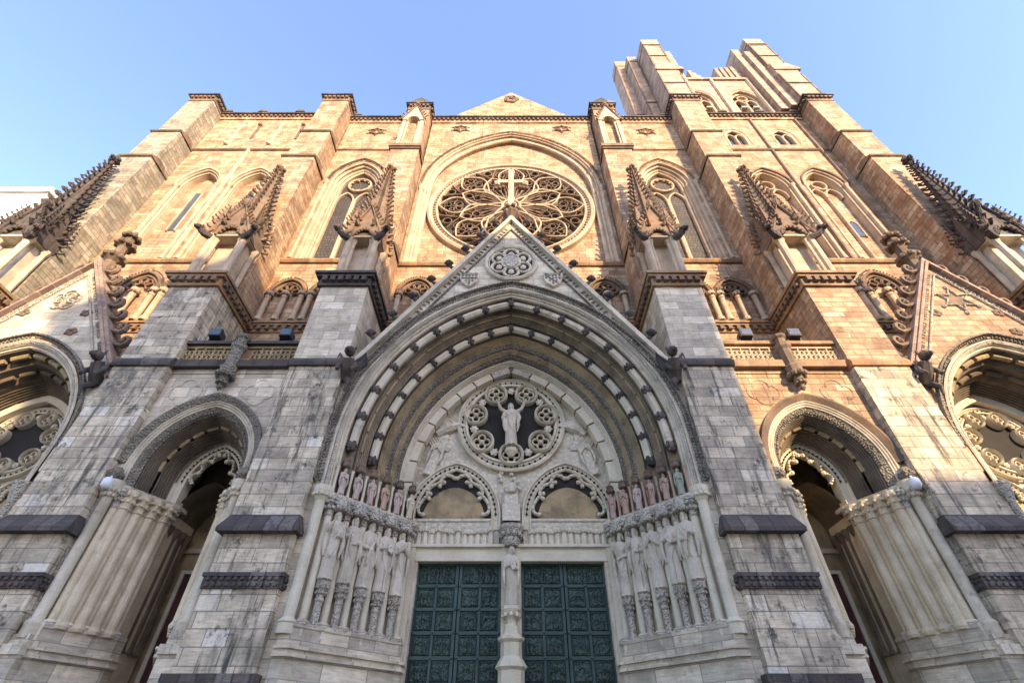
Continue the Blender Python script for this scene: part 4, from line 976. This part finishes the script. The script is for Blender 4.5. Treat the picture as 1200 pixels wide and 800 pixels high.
def grotesque(x, y, z, s_, k=1., m='dark'):
    """crouching winged creature used as a gable stop"""
    mb = MB()
    mb.tube([(x,y+.3,z-.5*k),(x,y,z-.1*k),(x-s_*.05,y-.35*k,z+.35*k)], [.34*k,.36*k,.26*k], 8)
    mb.blob((x-s_*.08,y-.55*k,z+.6*k), (.26*k,.3*k,.26*k), 8, 6); mb.blob((x-s_*.08,y-.82*k,z+.5*k), (.15*k,.18*k,.12*k), 6, 4)
    for q in (-1,1):
        mb.blob((x-s_*.08+q*.2*k,y-.45*k,z+.85*k), (.07*k,.07*k,.16*k), 5, 3)
        mb.tube([(x+q*.25*k,y-.1*k,z+.2*k),(x+q*.42*k,y-.3*k,z-.15*k),(x+q*.3*k,y-.5*k,z-.45*k)], [.15*k,.12*k,.09*k], 6)
        mb.add([(x+q*.2*k,y,z+.3*k),(x+q*.65*k,y+.1*k,z+1.0*k),(x+q*.75*k,y+.15*k,z+.3*k),(x+q*.4*k,y+.1*k,z-.1*k)], [(0,1,2,3)])
        mb.tube([(x+q*.2*k,y,z+.3*k),(x+q*.65*k,y+.1*k,z+1.0*k),(x+q*.78*k,y+.15*k,z+.3*k)], [.1*k,.08*k,.05*k], 5)
    mb.tube([(x,y+.2,z-.5*k),(x-s_*.25*k,y-.1,z-.95*k),(x-s_*.1*k,y-.1,z-1.4*k)], [.22*k,.12*k,.05*k], 6)
    return P('grotesque', mb, m)
for s in (-1,1): grotesque(s*7.85, 18.25, 16.2, s, 1.0)

# ---- small portals between inner and middle buttresses
for s in (-1,1):
    xc = s*13.7; y = 18.72; x0, x1 = sorted((s*10.75, s*16.6)); hw, c, zs, zl = 2.62, .6, 11.45, 10.4
    mb = MB(); wall(mb, x0, x1, zl, 16.5, y, [(xc, hw, c, zs, zl)])
    wallm = 'pale' if s<0 else 'warm'
    P('portal_wall', mb, wallm)
    sp_ = empty('side_portal_archivolt', (0,0,0), cath)
    mb = MB(); leafband(mb, xc, hw+.24, hw+.04, c, zs, y-.06, .15, zs-.0); sweep(mb, xc, [(hw+.34,y+.02),(hw+.33,y-.2),(hw+.25,y-.2),(hw+.0,y-.02)], c, zs, None, 16); P('carved_hood', mb, 'carved' if s<0 else 'brown', sp_)
    P('outer_moulding', sweep(MB(), xc, rolls(hw+.02,y-.02,hw-.3,y+.12,3), c, zs, zl, 16), 'greymold', sp_)
    mb = MB(); leafband(mb, xc, hw-.32, hw-.52, c, zs, y+.2, .12); sweep(mb, xc, [(hw-.28,y+.1),(hw-.56,y+.35)], c, zs, zl, 16); P('carved_band', mb, 'carved', sp_)
    P('dark_roll', sweep(MB(), xc, rolls(hw-.55,y+.4,hw-.8,y+1.0,6), c, zs, zl, 16), 'sootshade', sp_)
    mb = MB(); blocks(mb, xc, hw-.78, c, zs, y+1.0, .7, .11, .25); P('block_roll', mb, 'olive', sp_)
    P('roll_mouldings', sweep(MB(), xc, rolls(hw-.85,y+1.1,hw-1.1,y+1.8,6), c, zs, zl, 16), 'sootshade', sp_)
    mb = MB(); leafband(mb, xc, hw-1.08, hw-1.2, c, zs, y+1.85, .11); mb.bar(apath(xc, hw-1.14, c, zs, None, 16), .08, y+1.8, y+1.9); P('carved_band', mb, 'carved', sp_)
    mb = MB(); wi = hw-1.2; sweep(mb, xc, [(wi+.12,y+1.8),(wi,y+1.9),(wi-.02,y+1.95),(wi-.26,y+2.0),(wi-.28,y+2.5)], c, zs, zl, 16); P('cream_arch', mb, 'cream', sp_)
    mb = MB(); beads(mb, xc, wi-.13, c, zs, y+1.93, .2, .05); mb.bar(apath(xc, wi-.13, c, zs), .03, y+1.95, y+1.97); P('dark_bead_ring', mb, 'void', sp_)
    mb = MB()
    r = wi-.3+c; am = acos(c/r)
    for side in (-1,1):
        for i in range(3):
            a0, a1 = am*i/3, am*(i+1)/3*(.95 if i==2 else 1); p0 = (xc+side*(r*cos(a0)-c-.25), zs+r*sin(a0)); p1 = (xc+side*(r*cos(a1)-c-.25 if i<2 else .12), zs+r*sin(a1)-.15)
            mx, mz = (p0[0]+p1[0])/2, (p0[1]+p1[1])/2; dx, dz = mx-xc, mz-zs+.01; l = math.hypot(dx,dz); dx/=l; dz/=l
            L = [(p0[0]+(p1[0]-p0[0])*u/6+dx*.25*sin(pi*u/6), p0[1]+(p1[1]-p0[1])*u/6+dz*.25*sin(pi*u/6)) for u in range(7)]
            mb.bar(L, .12, y+2.0, y+2.2)
            for q in L[1:-1]: mb.blob((q[0],y+1.98,q[1]), .07, 5, 3)
            mb.blob((p1[0],y+2.0,p1[1]), .12, 6, 4)
    P('cusping', mb, 'cream', sp_)
    for sd in (-1,1):
        j, spots, pt = jamb(sd, xc, hw-.18, y+.3, wi-.1, y+2.3, 5.45, 10.35, 4, .7, 'yellow', .15, 'side_portal_jamb')
        # tall plain columns instead of statues
        mb = MB()
        for x, yy, t in spots: mb.lathe(x, yy, [(.24,5.35),(.27,5.45),(.2,5.6),(.2,9.55),(.25,9.6),(.2,9.66),(.23,9.95),(.30,10.2),(.30,10.35)], 12)
        for x, yy, t in spots:
            for q in range(8): mb.blob((x+.25*cos(q*.785), yy+.25*sin(q*.785), 9.9), .085, 5, 3); mb.blob((x+.3*cos(q*.785+.4), yy+.3*sin(q*.785+.4), 10.14), .085, 5, 3)
        P('tall_columns', mb, 'yellow', j)
        mb = MB().lathe(xc+sd*(hw-.02), y+.05, [(.3,5.0),(.3,5.4),(.33,5.45),(.2,5.6),(.2,9.9),(.27,10.0),(.37,10.4),(.37,10.6)], 12)
        for q in range(10): mb.blob((xc+sd*(hw-.02)+.3*cos(q*.63), y+.05+.3*sin(q*.63), 10.2), .12, 5, 3); mb.blob((xc+sd*(hw-.02)+.24*cos(q*.63+.3), y+.05+.24*sin(q*.63+.3), 10.0), .1, 5, 3)
        P('front_column', mb, 'greymold', j, True)
        mb = MB().lathe(xc+sd*(hw+.06), y-.1, [(.2,10.62),(.34,10.75),(.3,10.95),(.16,11.15)], 8)
        for q in range(8): mb.blob((xc+sd*(hw+.06)+.26*cos(q*.785), y-.1+.26*sin(q*.785), 10.85), .12, 5, 3)
        P('label_stop', mb, 'carved', j)
        # carved leaf strip beside the column on the wall
        mb = MB(); z = 5.6
        while z < 10.1:
            mb.blob((xc+sd*(hw+.24)+random.uniform(-.03,.03), y-.02, z), (.09,.05,.1), 5, 3); z += .15
        P('leaf_strip', mb, 'carvedpale', j)
        P('margin_wall', MB().box(*sorted((xc+sd*(hw-.05), xc+sd*2.93)), y+.002, y+.4, 1.6, zl), 'pale', j)
        # base front block
        P('plinth_face', MB().box(*sorted((xc+sd*(hw-.35), xc+sd*2.93)), y-.28, y+.4, 1.62, 4.5).box(*sorted((xc+sd*(hw-.38), xc+sd*2.93)), y-.38, y+.4, 4.5, 4.78).box(*sorted((xc+sd*(hw-.3), xc+sd*2.93)), y-.2, y+.4, 4.78, 5.1), 'pale', j)
        # inner passage columns
        mb = MB()
        for q in range(4): mb.lathe(xc+sd*(wi+.02-.05*q), y+2.75+.42*q, [(.2,5.1),(.12,5.3),(.12,9.3),(.22,9.6),(.24,9.8)], 8)
        mb.box(*sorted((xc+sd*(wi+.05), xc+sd*(wi+.5))), y+2.3, y+4.8, 1.6, 9.8); P('passage_columns', mb, 'sootshade', j)
    P('passage_vault', sweep(MB(), xc, [(wi-.05,y+2.3),(wi-.05,y+4.8)], c, 9.8, None, 12), 'sootshade', sp_)
    by = y+4.5
    P('portal_back_wall', MB().box(xc-2.0, xc+2.0, by, by+.4, 1.6, 14), 'olive', sp_)
    P('inner_cornice', MB().box(xc-1.6, xc+1.6, by-.12, by, 9.2, 9.4), 'plain', sp_)
    sdw = P('side_door', MB().box(xc-.95, xc+.95, by-.05, by-.002, 1.62, 8.3), 'redwood')
    P('side_door_frame', MB().box(xc-1.12, xc-.951, by-.12, by, 1.62, 8.45).box(xc+.951, xc+1.12, by-.12, by, 1.62, 8.45).box(xc-.951, xc+.951, by-.12, by, 8.3, 8.45), 'cream', sdw)
    # carved quatrefoil patches on the wall
    for q in (-1.75, 1.75):
        mb = MB(); 
        for a in range(4): mb.bar(circ(xc+q+.36*cos(pi/2*a), 15.1+.33*sin(pi/2*a), .4, 10, pi/2*a-1.7, pi/2*a+1.7), .06, y-.035, y+.01)
        P('wall_quatrefoil', mb, wallm)
    # balustrade over it
    bm = 'dark' if s<0 else 'russetledge'
    bl = P('balustrade', MB().box(x0, x1, y-.32, y+.3, 16.45, 16.85).box(x0, x1, y-.2, y+.2, 18.02, 18.22), bm)
    P('balustrade_base', MB().box(x0, x1, y-.05, 22.15, 16.2, 16.449), wallm, bl)
    mb = MB().box(x0, x1, y-.02, y+.12, 16.86, 17.0).box(x0, x1, y-.02, y+.12, 17.85, 18.0)
    n = 12
    for i in range(n):
        cx = x0+(x1-x0)*(i+.5)/n
        if abs(cx-xc) < .35: continue
        for a in range(4): mb.bar(circ(cx+.13*cos(pi/2*a+.78), 17.42+.2*sin(pi/2*a+.78), .13, 8), .07, y-.02, y+.12, True)
        mb.box(cx+(x1-x0)/n/2-.03, cx+(x1-x0)/n/2+.03, y-.01, y+.11, 17, 17.85)
    P('pierced_panel', mb, 'olive' if s<0 else 'plain', bl)
    mb = MB().lathe(xc, y-.35, [(.02,14.95),(.14,15.1),(.1,15.25),(.3,15.5),(.2,15.6),(.34,16.0),(.4,16.3),(.27,16.45),(.28,17.4),(.38,17.55),(.38,17.75),(.24,17.85),(.24,18.1),(.34,18.2),(.34,18.35)], 8)
    for q in range(8): mb.blob((xc+.34*cos(q*.785), y-.35+.34*sin(q*.785), 15.85), .16, 6, 4); mb.blob((xc+.2*cos(q*.785+.3), y-.35+.2*sin(q*.785+.3), 15.4), .1, 5, 3)
    P('corbelled_pedestal', mb, 'carved' if s<0 else 'brown', bl)

# ---- outer portals with steep gables
for s in (-1,1):
    xc = s*24.8; y = 18.62; hw, c, zs, zl = 5.0, 1.3, 12.2, 10.4
    ar = empty('outer_portal_archivolt', (0,0,0), cath)
    mb = MB(); leafband(mb, xc, hw+.3, hw+.05, c, zs, y-.06, .17); sweep(mb, xc, [(hw+.38,y+.02),(hw+.37,y-.2),(hw+.28,y-.2),(hw+.25,y)], c, zs, None, 20); P('carved_hood', mb, 'carved', ar)
    P('outer_moulding', sweep(MB(), xc, rolls(hw+.02,y-.03,hw-.42,y+.25,3), c, zs, zl, 20), 'greymold', ar)
    mb = MB(); leafband(mb, xc, hw-.1, hw-.22, c, zs, y+.0, .12); mb.bar(apath(xc, hw-.16, c, zs, None, 20), .08, y-.03, y+.04); P('carved_inner_band', mb, 'carvedpale', ar)
    P('deep_hollow', sweep(MB(), xc, [(hw-.4,y+.25),(hw-.45,y+.8),(hw-.8,y+1.0),(hw-.85,y+1.5),(hw-1.1,y+1.8),(hw-1.15,y+2.1)], c, zs, zl, 20), 'sootshade', ar)
    mb = MB(); blocks(mb, xc, hw-.55, c, zs, y+.6, 1.1, .14, .25); P('outer_block_roll', mb, 'olive', ar)
    mb = MB(); blocks(mb, xc, hw-.95, c, zs, y+1.45, 1.0, .13, .25); P('inner_block_roll', mb, 'sootshade', ar)
    P('roll_mouldings', sweep(MB(), xc, rolls(hw-1.15,y+2.05,hw-1.55,y+2.6,5), c, zs, zl, 20), 'sootshade', ar)
    P('voussoirs', sweep(MB(), xc, [(hw-1.55,y+2.65),(hw-1.9,y+2.7),(hw-1.9,y+3.0)], c, zs, zl, 20), 'cream', ar)
    tympanum(xc, y+3.1, .72, hw-1.8, c, zs, 9.1, ar)
    for sd in (-1,1):
        j, spots, pt = jamb(sd, xc, hw-.2, y+.35, hw-1.9, y+3.0, 5.45, 10.4, 5, .7, 'cream', .15, 'outer_portal_jamb')
        mb = MB()
        for x, yy, t in spots: mb.lathe(x, yy, [(.2,5.35),(.13,5.6),(.13,9.6),(.26,10.2),(.26,10.35)], 8)
        P('tall_columns', mb, 'yellow', j, True)
        mb = MB().lathe(xc+sd*(hw-.1), y+.05, [(.3,5.0),(.3,5.4),(.2,5.6),(.2,9.7),(.27,9.9),(.37,10.3),(.37,10.5)], 10)
        for q in range(10): mb.blob((xc+sd*(hw-.1)+.3*cos(q*.63), y+.05+.3*sin(q*.63), 10.4), .13, 5, 3)
        P('front_column', mb, 'carvedpale', j, True)
        P('margin_wall', MB().box(*sorted((xc+sd*(hw-.0), xc+sd*5.5)), y+.0, y+.5, 1.6, zl), 'pale', j)
    P('door_leaf', MB().box(xc-2.6, xc+2.6, y+3.3, y+3.4, 1.62, 9.6), 'bronze')
    g2 = gable(xc, y-.02, 24.3, 5.5, 15.6, (hw+.1, c, zs), 19.6, 'pale' if s<0 else 'warm', 5.5, 'pinkbrick' if s>0 else 'pinkbrick', 0)
    # scroll crockets climbing the inner rake, foiled opening, small rosettes
    sl = math.hypot(5.5, 8.7); nx, nz = 8.7/sl, 5.5/sl
    for sd in (-1,1):
        for i in range(9):
            t = (i+.5)/9; x, z = xc+sd*5.5*(1-t)+sd*nx*.42, 15.6+8.7*t+nz*.42
            mb = MB(); L = [(x-sd*nx*.1, z-nz*.1)]
            for q in range(8): a = q/7*1.5*pi; rr = .36-.028*q; L.append((x+sd*(nx*.38)+sd*rr*cos(a-1.4)*.8, z+nz*.35+rr*sin(a-1.4)))
            mb.tube([(px_, y+.15, pz_) for px_, pz_ in L], [.17]+[.15-.008*q for q in range(8)], 6); mb.blob((L[-1][0], y+.15, L[-1][1]), .17, 6, 4)
            P('scroll_crocket', mb, 'brown', g2)
    mb = MB().lathe(xc, 19.1, [(.4,24.4),(.34,25.2),(.62,25.5),(.66,25.7),(.34,25.9),(.3,26.6),(.5,26.9),(.34,27.2),(.25,28.0),(.12,28.3)], 8)
    for q in range(8):
        for zz, rr in ((25.6,.55),(26.9,.5),(27.7,.42)): mb.blob((xc+rr*cos(q*.785+zz), 19.1+rr*sin(q*.785+zz), zz), .19, 6, 4)
    P('gable_finial', mb, 'brown', g2)
    fo = (xc, 21.3)
    mb = MB()
    if s < 0:
        for q in range(5): a = pi/2+2*pi*q/5; mb.bar(circ(fo[0]+.42*cos(a), fo[1]+.42*sin(a), .34, 14), .1, y-.12, y+.0, True)
    else:
        st = []
        for q in range(12): rr = .85 if q % 2 == 0 else .42; a = pi/2+pi/6*q; st.append((fo[0]+rr*cos(a)*1.1, fo[1]+rr*sin(a)))
        mb.bar(st, .12, y-.14, y, True)
        for q in range(6): a = pi/2+pi/3*q; mb.blob((fo[0]+1.1*cos(a), y-.05, fo[1]+1.0*sin(a)), .13, 6, 4)
    P('foiled_opening', mb, 'carvedpale', g2)
    P('foil_recess', MB().prism([(fo[0]+.6*cos(pi/4*i), fo[1]+.6*sin(pi/4*i)) for i in range(8)], y-.04, y-.025), 'brown', g2)
    for (ax, az) in ((1.9,20.3),(1.9,18.9+.0),(-1.9,20.3)):
        mb = MB()
        for q in range(5): mb.blob((xc+ax*.9+.2*cos(q*1.25), y-.04, az+.16*sin(q*1.25)), (.16,.08,.13), 6, 4)
        P('wall_rosette', mb, 'brown', g2)
    for sd in (-1,1): grotesque(xc+sd*5.0, y-.3, 16.0, sd, 1.0)

# ============================================================ statues
def statue_mesh(h, seed, pose, beard=True, veil=False):
    rnd = random.Random(seed); mb = MB(); n = 36; sc = h/2.6
    prof = [(0,.27,.22),(.06,.28,.23),(.25,.26,.21),(.45,.25,.205),(.9,.26,.21),(1.3,.275,.21),(1.55,.275,.20),(1.8,.31,.20),(2.0,.33,.185),(2.12,.30,.16),(2.18,.16,.12),(2.24,.085,.09),(2.3,.08,.085)]
    nf = rnd.choice((7,8,9)); ph = rnd.random()*6; sway = rnd.uniform(-.05,.05)
    rows = []
    for z, rx, ry in prof:
        f = .15*max(0, min(1, (2.0-z)/.6))
        rows.append([(( rx*(1+f*3*sin(nf*2*pi*j/n*1.0+ph+z*.5)*.34)*cos(2*pi*j/n)+sway*sin(z*2.2))*sc, (ry*(1+f*3*sin(nf*2*pi*j/n+ph+z*.5)*.34)*sin(2*pi*j/n))*sc, z*sc) for j in range(n)])
    mb.grid(rows, True); mb.add(rows[0], [tuple(range(n))])
    hx = sway*.6*sc; hz = 2.42*sc
    mb.blob((hx,-.02*sc,hz), (.115*sc,.14*sc,.165*sc), 14, 10)
    mb.blob((hx,-.155*sc,hz-.015*sc), (.022*sc,.04*sc,.045*sc), 6, 5)                 # nose
    mb.blob((hx,.02*sc,hz+.05*sc), (.135*sc,.145*sc,.15*sc), 12, 8)                  # hair
    for sd in (-1,1):
        mb.blob((hx+sd*.12*sc,.03*sc,hz-.06*sc), (.045*sc,.08*sc,.16*sc), 8, 6)
        mb.blob((hx+sd*.045*sc,-.135*sc,hz+.045*sc), (.035*sc,.02*sc,.014*sc), 6, 4)   # brow
    if beard: mb.blob((hx,-.11*sc,hz-.16*sc), (.085*sc,.07*sc,.13*sc), 10, 7)
    else: mb.blob((hx,-.12*sc,hz-.1*sc), (.05*sc,.04*sc,.04*sc), 8, 5)
    if veil: mb.blob((hx,.05*sc,hz-.05*sc), (.17*sc,.13*sc,.24*sc), 12, 8)
    def arm(sd, el, hd, wide=1.):
        sh = (sd*.29*sc, 0, 2.03*sc); e_ = tuple(v*sc for v in el); h_ = tuple(v*sc for v in hd)
        mb.tube([sh, tuple((sh[i]+e_[i])/2 for i in range(3)), e_, tuple((e_[i]+h_[i])/2 for i in range(3)), h_], [.12*sc,.115*sc,.10*sc,.085*sc*wide,.07*sc], 9)
        d = [h_[i]-e_[i] for i in range(3)]; l = math.sqrt(sum(x*x for x in d)) or 1; d = [x/l for x in d]
        c_ = tuple(h_[i]+d[i]*.07*sc for i in range(3)); mb.blob(c_, (.055*sc,.05*sc,.065*sc), 8, 6)
        sx_ = (-d[2], 0, d[0]) if abs(d[0])+abs(d[2]) > .1 else (1,0,0)
        for q in range(4):
            o = (q-1.5)*.026*sc; ln = (.10,.12,.115,.09)[q]*sc
            p0 = tuple(c_[i]+d[i]*.03*sc+sx_[i]*o for i in range(3)); p1 = tuple(p0[i]+d[i]*ln*.6 for i in range(3)); p2 = (p1[0]+d[0]*ln*.35, p1[1]+d[1]*ln*.35-.02*sc, p1[2]+d[2]*ln*.35-.01*sc)
            mb.tube([p0,p1,p2], [.014*sc,.013*sc,.010*sc], 5)
        t0 = tuple(c_[i]-d[i]*.02*sc+sx_[i]*.05*sc for i in range(3)); mb.tube([t0, tuple(t0[i]+d[i]*.05*sc+sx_[i]*.035*sc for i in range(3))], [.016*sc,.011*sc], 5)
    if pose == 'book':
        arm(-1, (-.33,-.08,1.62), (-.05,-.30,1.68)); arm(1, (.35,-.05,1.60), (.16,-.31,1.50))
        mb.box(-.02*sc,.22*sc,-.38*sc,-.27*sc,1.52*sc,1.84*sc)
    elif pose == 'bless':
        arm(-1, (-.38,-.08,1.62), (-.28,-.34,1.98)); arm(1, (.34,-.05,1.58), (.08,-.29,1.55))
        mb.box(.0*sc,.2*sc,-.34*sc,-.25*sc,1.5*sc,1.76*sc)
    elif pose == 'staff':
        arm(-1, (-.36,-.06,1.60), (-.26,-.32,1.72)); arm(1, (.33,-.05,1.60), (.06,-.28,1.46))
        mb.tube([(-.27*sc,-.36*sc,.1*sc),(-.27*sc,-.38*sc,2.3*sc)], .028*sc, 6)
    elif pose == 'pray':
        arm(-1, (-.34,-.1,1.55), (-.04,-.32,1.82)); arm(1, (.34,-.1,1.55), (.04,-.32,1.82))
    elif pose == 'scroll':
        arm(-1, (-.34,-.06,1.58), (-.10,-.30,1.45)); arm(1, (.34,-.06,1.62), (.12,-.30,1.72))
        mb.tube([(.1*sc,-.36*sc,1.8*sc),(.02*sc,-.36*sc,1.5*sc),(-.1*sc,-.34*sc,1.1*sc),(-.08*sc,-.3*sc,.8*sc)], [.05*sc,.06*sc,.06*sc,.04*sc], 7)
    elif pose == 'raised':
        arm(-1, (-.55,-.12,2.16), (-.72,-.25,2.52)); arm(1, (.55,-.12,2.16), (.72,-.25,2.52))
        for sd in (-1,1): mb.tube([(sd*.3*sc,0,2.0*sc),(sd*.42*sc,0,1.7*sc),(sd*.34*sc,.0,1.3*sc)], [.12*sc,.12*sc,.06*sc], 8)
    # mantle folds falling over the hips and diagonal drape
    dg_ = rnd.choice((-1,1))
    for q in range(4):
        z0 = 1.98-.10*q; mb.tube([(-dg_*(.27-.05*q)*sc,-.12*sc,z0*sc),(-dg_*.12*sc,-.225*sc,(z0-.25-.05*q)*sc),(dg_*.08*sc,-.235*sc,(z0-.62-.08*q)*sc),(dg_*.24*sc,-.13*sc,(z0-.95-.1*q)*sc)], [.02*sc,.032*sc,.035*sc,.02*sc], 6)
    for q in (-1,1): mb.tube([(q*.36*sc,-.1*sc,1.6*sc),(q*.37*sc,-.12*sc,1.2*sc),(q*.31*sc,-.12*sc,.8*sc)], [.07*sc,.09*sc,.03*sc], 8)
    for q in range(9):
        a = -pi/2+(q-4)*.3; mb.tube([(.235*sc*cos(a),.2*sc*sin(a),1.35*sc),(.26*sc*cos(a+rnd.uniform(-.08,.08)),.22*sc*sin(a),.7*sc),(.3*sc*cos(a),.245*sc*sin(a),.03*sc)], [.015*sc,.03*sc,.035*sc], 5)
    for sd in (-1,1): mb.blob((sd*.1*sc,-.27*sc,.03*sc), (.06*sc,.12*sc,.04*sc), 8, 5)
    o = mb.build('statue_source', 'statue'); 
    md = o.modifiers.new('r', 'REMESH'); md.mode = 'VOXEL'; md.voxel_size = .02*sc; md.use_smooth_shade = True
    sm = o.modifiers.new('s', 'SMOOTH'); sm.factor = .4; sm.iterations = 1
    dg = bpy.context.evaluated_depsgraph_get(); me = bpy.data.meshes.new_from_object(o.evaluated_get(dg)); 
    bpy.data.objects.remove(o); me.name = 'statue'; return me
poses = {(-1,0):('bless',True,False),(-1,1):('staff',True,False),(-1,2):('scroll',True,False),(-1,3):('book',True,False),(-1,4):('pray',False,True),
         (1,0):('scroll',True,False),(1,1):('book',True,False),(1,2):('pray',False,True),(1,3):('bless',True,False),(1,4):('staff',True,False)}
desc = {'bless':'bearded stone statue raising one hand','staff':'robed stone statue holding a thin staff','scroll':'robed stone statue with a hanging scroll',
        'book':'bearded robed stone statue clasping a book','pray':'veiled stone statue with joined hands'}
place = ['outermost on the','second from outside on the','in the middle of the','second from the doors on the','nearest the doors on the']
src = [statue_mesh(1.2, 300+q, pz, bd, vl) for q, (pz, bd, vl) in enumerate((('book',True,False),('pray',False,True),('staff',True,False)))]
for k, (x, y, s, i, j) in enumerate(niche_spots):
    me = src[k % 3].copy(); me.materials.clear(); me.materials.append(M[PAINT[s][i]]); me.name = 'niche_figure'
    o = bpy.data.objects.new('niche_figure', me); C.objects.link(o); o.parent = j; o.location = (x, y, 10.17); o.rotation_euler = (0, 0, s*-R(38))
for k, sd in enumerate((-1, 1)):        # kneeling angels carved beside the wheel
    me = statue_mesh(2.3, 401+k, 'pray', False, False); me.name = 'relief_figure'; me.materials.clear(); me.materials.append(M['creamcarve'])
    o = bpy.data.objects.new('relief_figure', me); C.objects.link(o); o.parent = ty; o.location = (sd*4.15, 22.26, 12.6); o.rotation_euler = (0, sd*-R(14), 0); o.scale = (1, .7, .95)
for s, i, x, y in statue_spots:
    pose, beard, veil = poses[(s, i)]
    me = statue_mesh(2.62, i*7+(s+1)*31+5, pose, beard, veil)
    o = bpy.data.objects.new('statue', me); C.objects.link(o); o.scale = (.95, .98, 1); o.location = (x, y-.03, 6.9); o.rotation_euler = (0, 0, s*-R(38))
    tag(o, '%s, %s %s jamb' % (desc[pose], place[i], 'left' if s < 0 else 'right'), 'statue', 'column statues on the jambs of the central portal')
me = statue_mesh(2.4, 91, 'book', True, False); o = bpy.data.objects.new('statue', me); C.objects.link(o); o.location = (0, 21.8, 6.68); o.scale = (.92,.92,1)
tag(o, 'slender cream robed statue standing on the pillar between the two bronze double doors', 'statue')
me = statue_mesh(2.65, 55, 'raised', True, False); o = bpy.data.objects.new('statue', me); C.objects.link(o); o.location = (0, 21.95, 14.05)
o.rotation_euler = (0,0,0); tag(o, 'cream robed statue with both arms spread inside the pierced wheel above the doors', 'statue')
P('statue_bracket', MB().lathe(0,22.0,[(.1,13.5),(.3,13.75),(.34,13.9)],8), 'cream', ty)

# ============================================================ lamps and fittings
def floodlight(x, y, z, label):
    e = empty('floodlight', (x, y, z)); tag(e, label, 'floodlight', 'floodlights on the two balustrades')
    a = MB().prism_x([(-.3,.25),(.22,.12),(.22,.55),(-.3,.72)], -.3, .3); a.build('lamp_housing', 'black', e)
    MB().prism_x([(-.33,.29),(-.302,.29),(-.302,.68),(-.33,.68)], -.26, .26).build('lens', 'winglass', e)
    MB().box(-.36,-.31,-.06,.06,0,.45).box(.31,.36,-.06,.06,0,.45).box(-.36,.36,-.06,.06,-.02,.03).build('bracket', 'black', e)
floodlight(-15.35, 18.7, 18.24, 'black floodlight on the left balustrade, next to the outer buttress')
floodlight(-11.7, 18.7, 18.24, 'black floodlight on the left balustrade, close to the inner grey buttress')
floodlight(12.2, 18.7, 18.24, 'black floodlight on the orange right balustrade, close to the inner buttress')
floodlight(14.7, 18.7, 18.24, 'black floodlight on the right balustrade, beside the hanging pedestal on its outer side')
for s, lb in ((-1,'small white dome camera on a bracket beside the left side portal'),(1,'small white dome camera on a bracket beside the right side portal')):
    e = empty('security_camera', (s*16.3, 18.35, 10.35)); tag(e, lb, 'camera', 'white cameras beside the side portals')
    MB().lathe(0,0,[(.02,-.24),(.14,-.2),(.2,-.06),(.2,.12),(.14,.22),(.03,.25)],12).build('dome', 'whitemetal', e, True)
    MB().tube([(0,0,.2),(0,.05,.35),(s*.1,.4,.38)], .04, 6).build('bracket', 'whitemetal', e)

# ============================================================ neighbouring buildings
def block(name, label, x0, x1, y0, y1, h, m, wx=3.2, wz=3.4, win=True, face='both'):
    e = empty(name, ((x0+x1)/2, (y0+y1)/2, 0)); tag(e, label, 'building'); ox, oy = -(x0+x1)/2, -(y0+y1)/2
    MB().box(x0+ox,x1+ox,y0+oy,y1+oy,0,h).build('wall', m, e)
    MB().box(x0+ox-.3,x1+ox+.3,y0+oy-.3,y1+oy+.3,h,h+.8).build('roof_edge', m, e)
    if win:
        n = min(9, int((x1-x0)/wx)); nz = min(10, int(h/wz))
        for i in range(n):
            for k in range(nz):
                cx = x0+ox+(x1-x0)*(i+.5)/n; cz = h*(k+.6)/nz
                MB().box(cx-.6,cx+.6,y1+oy-.02,y1+oy+.04,cz-.9,cz+.9).build('window', 'winglass', e)
# unseen blocks added, roofs shaped to cast the shade line (sun 20 degrees high)
YB = -55.0; DX = math.tan(R(SUN_AZ)); TE = math.tan(R(SUN_EL))/cos(R(SUN_AZ))
def sh(x): return x+(18.3-YB)*DX
def hh(z): return z+(18.3-YB)*TE
block('shade_apartment_block', 'tall pale apartment block across the street, unseen and shaped to shade the central portal', sh(-15.9), sh(10.9), YB-16, YB, hh(27.2)-.8, 'bldg')
block('shade_apartment_block', 'lower pale apartment block across the street, unseen behind camera left, shaped for its shade', sh(-60), sh(-16.1), YB-14, YB, hh(15.8)-.8, 'bldg')
block('shade_apartment_block', 'lowest pale apartment block across the street, unseen behind camera right, shaped for its shade', sh(11.1), sh(75), YB-14, YB, hh(10.5)-.8, 'bldg')
block('pale_building', 'pale plain building rising at the left edge behind the dark pinnacles', -100, -53, 30, 70, 51.2, 'bldg', win=False)
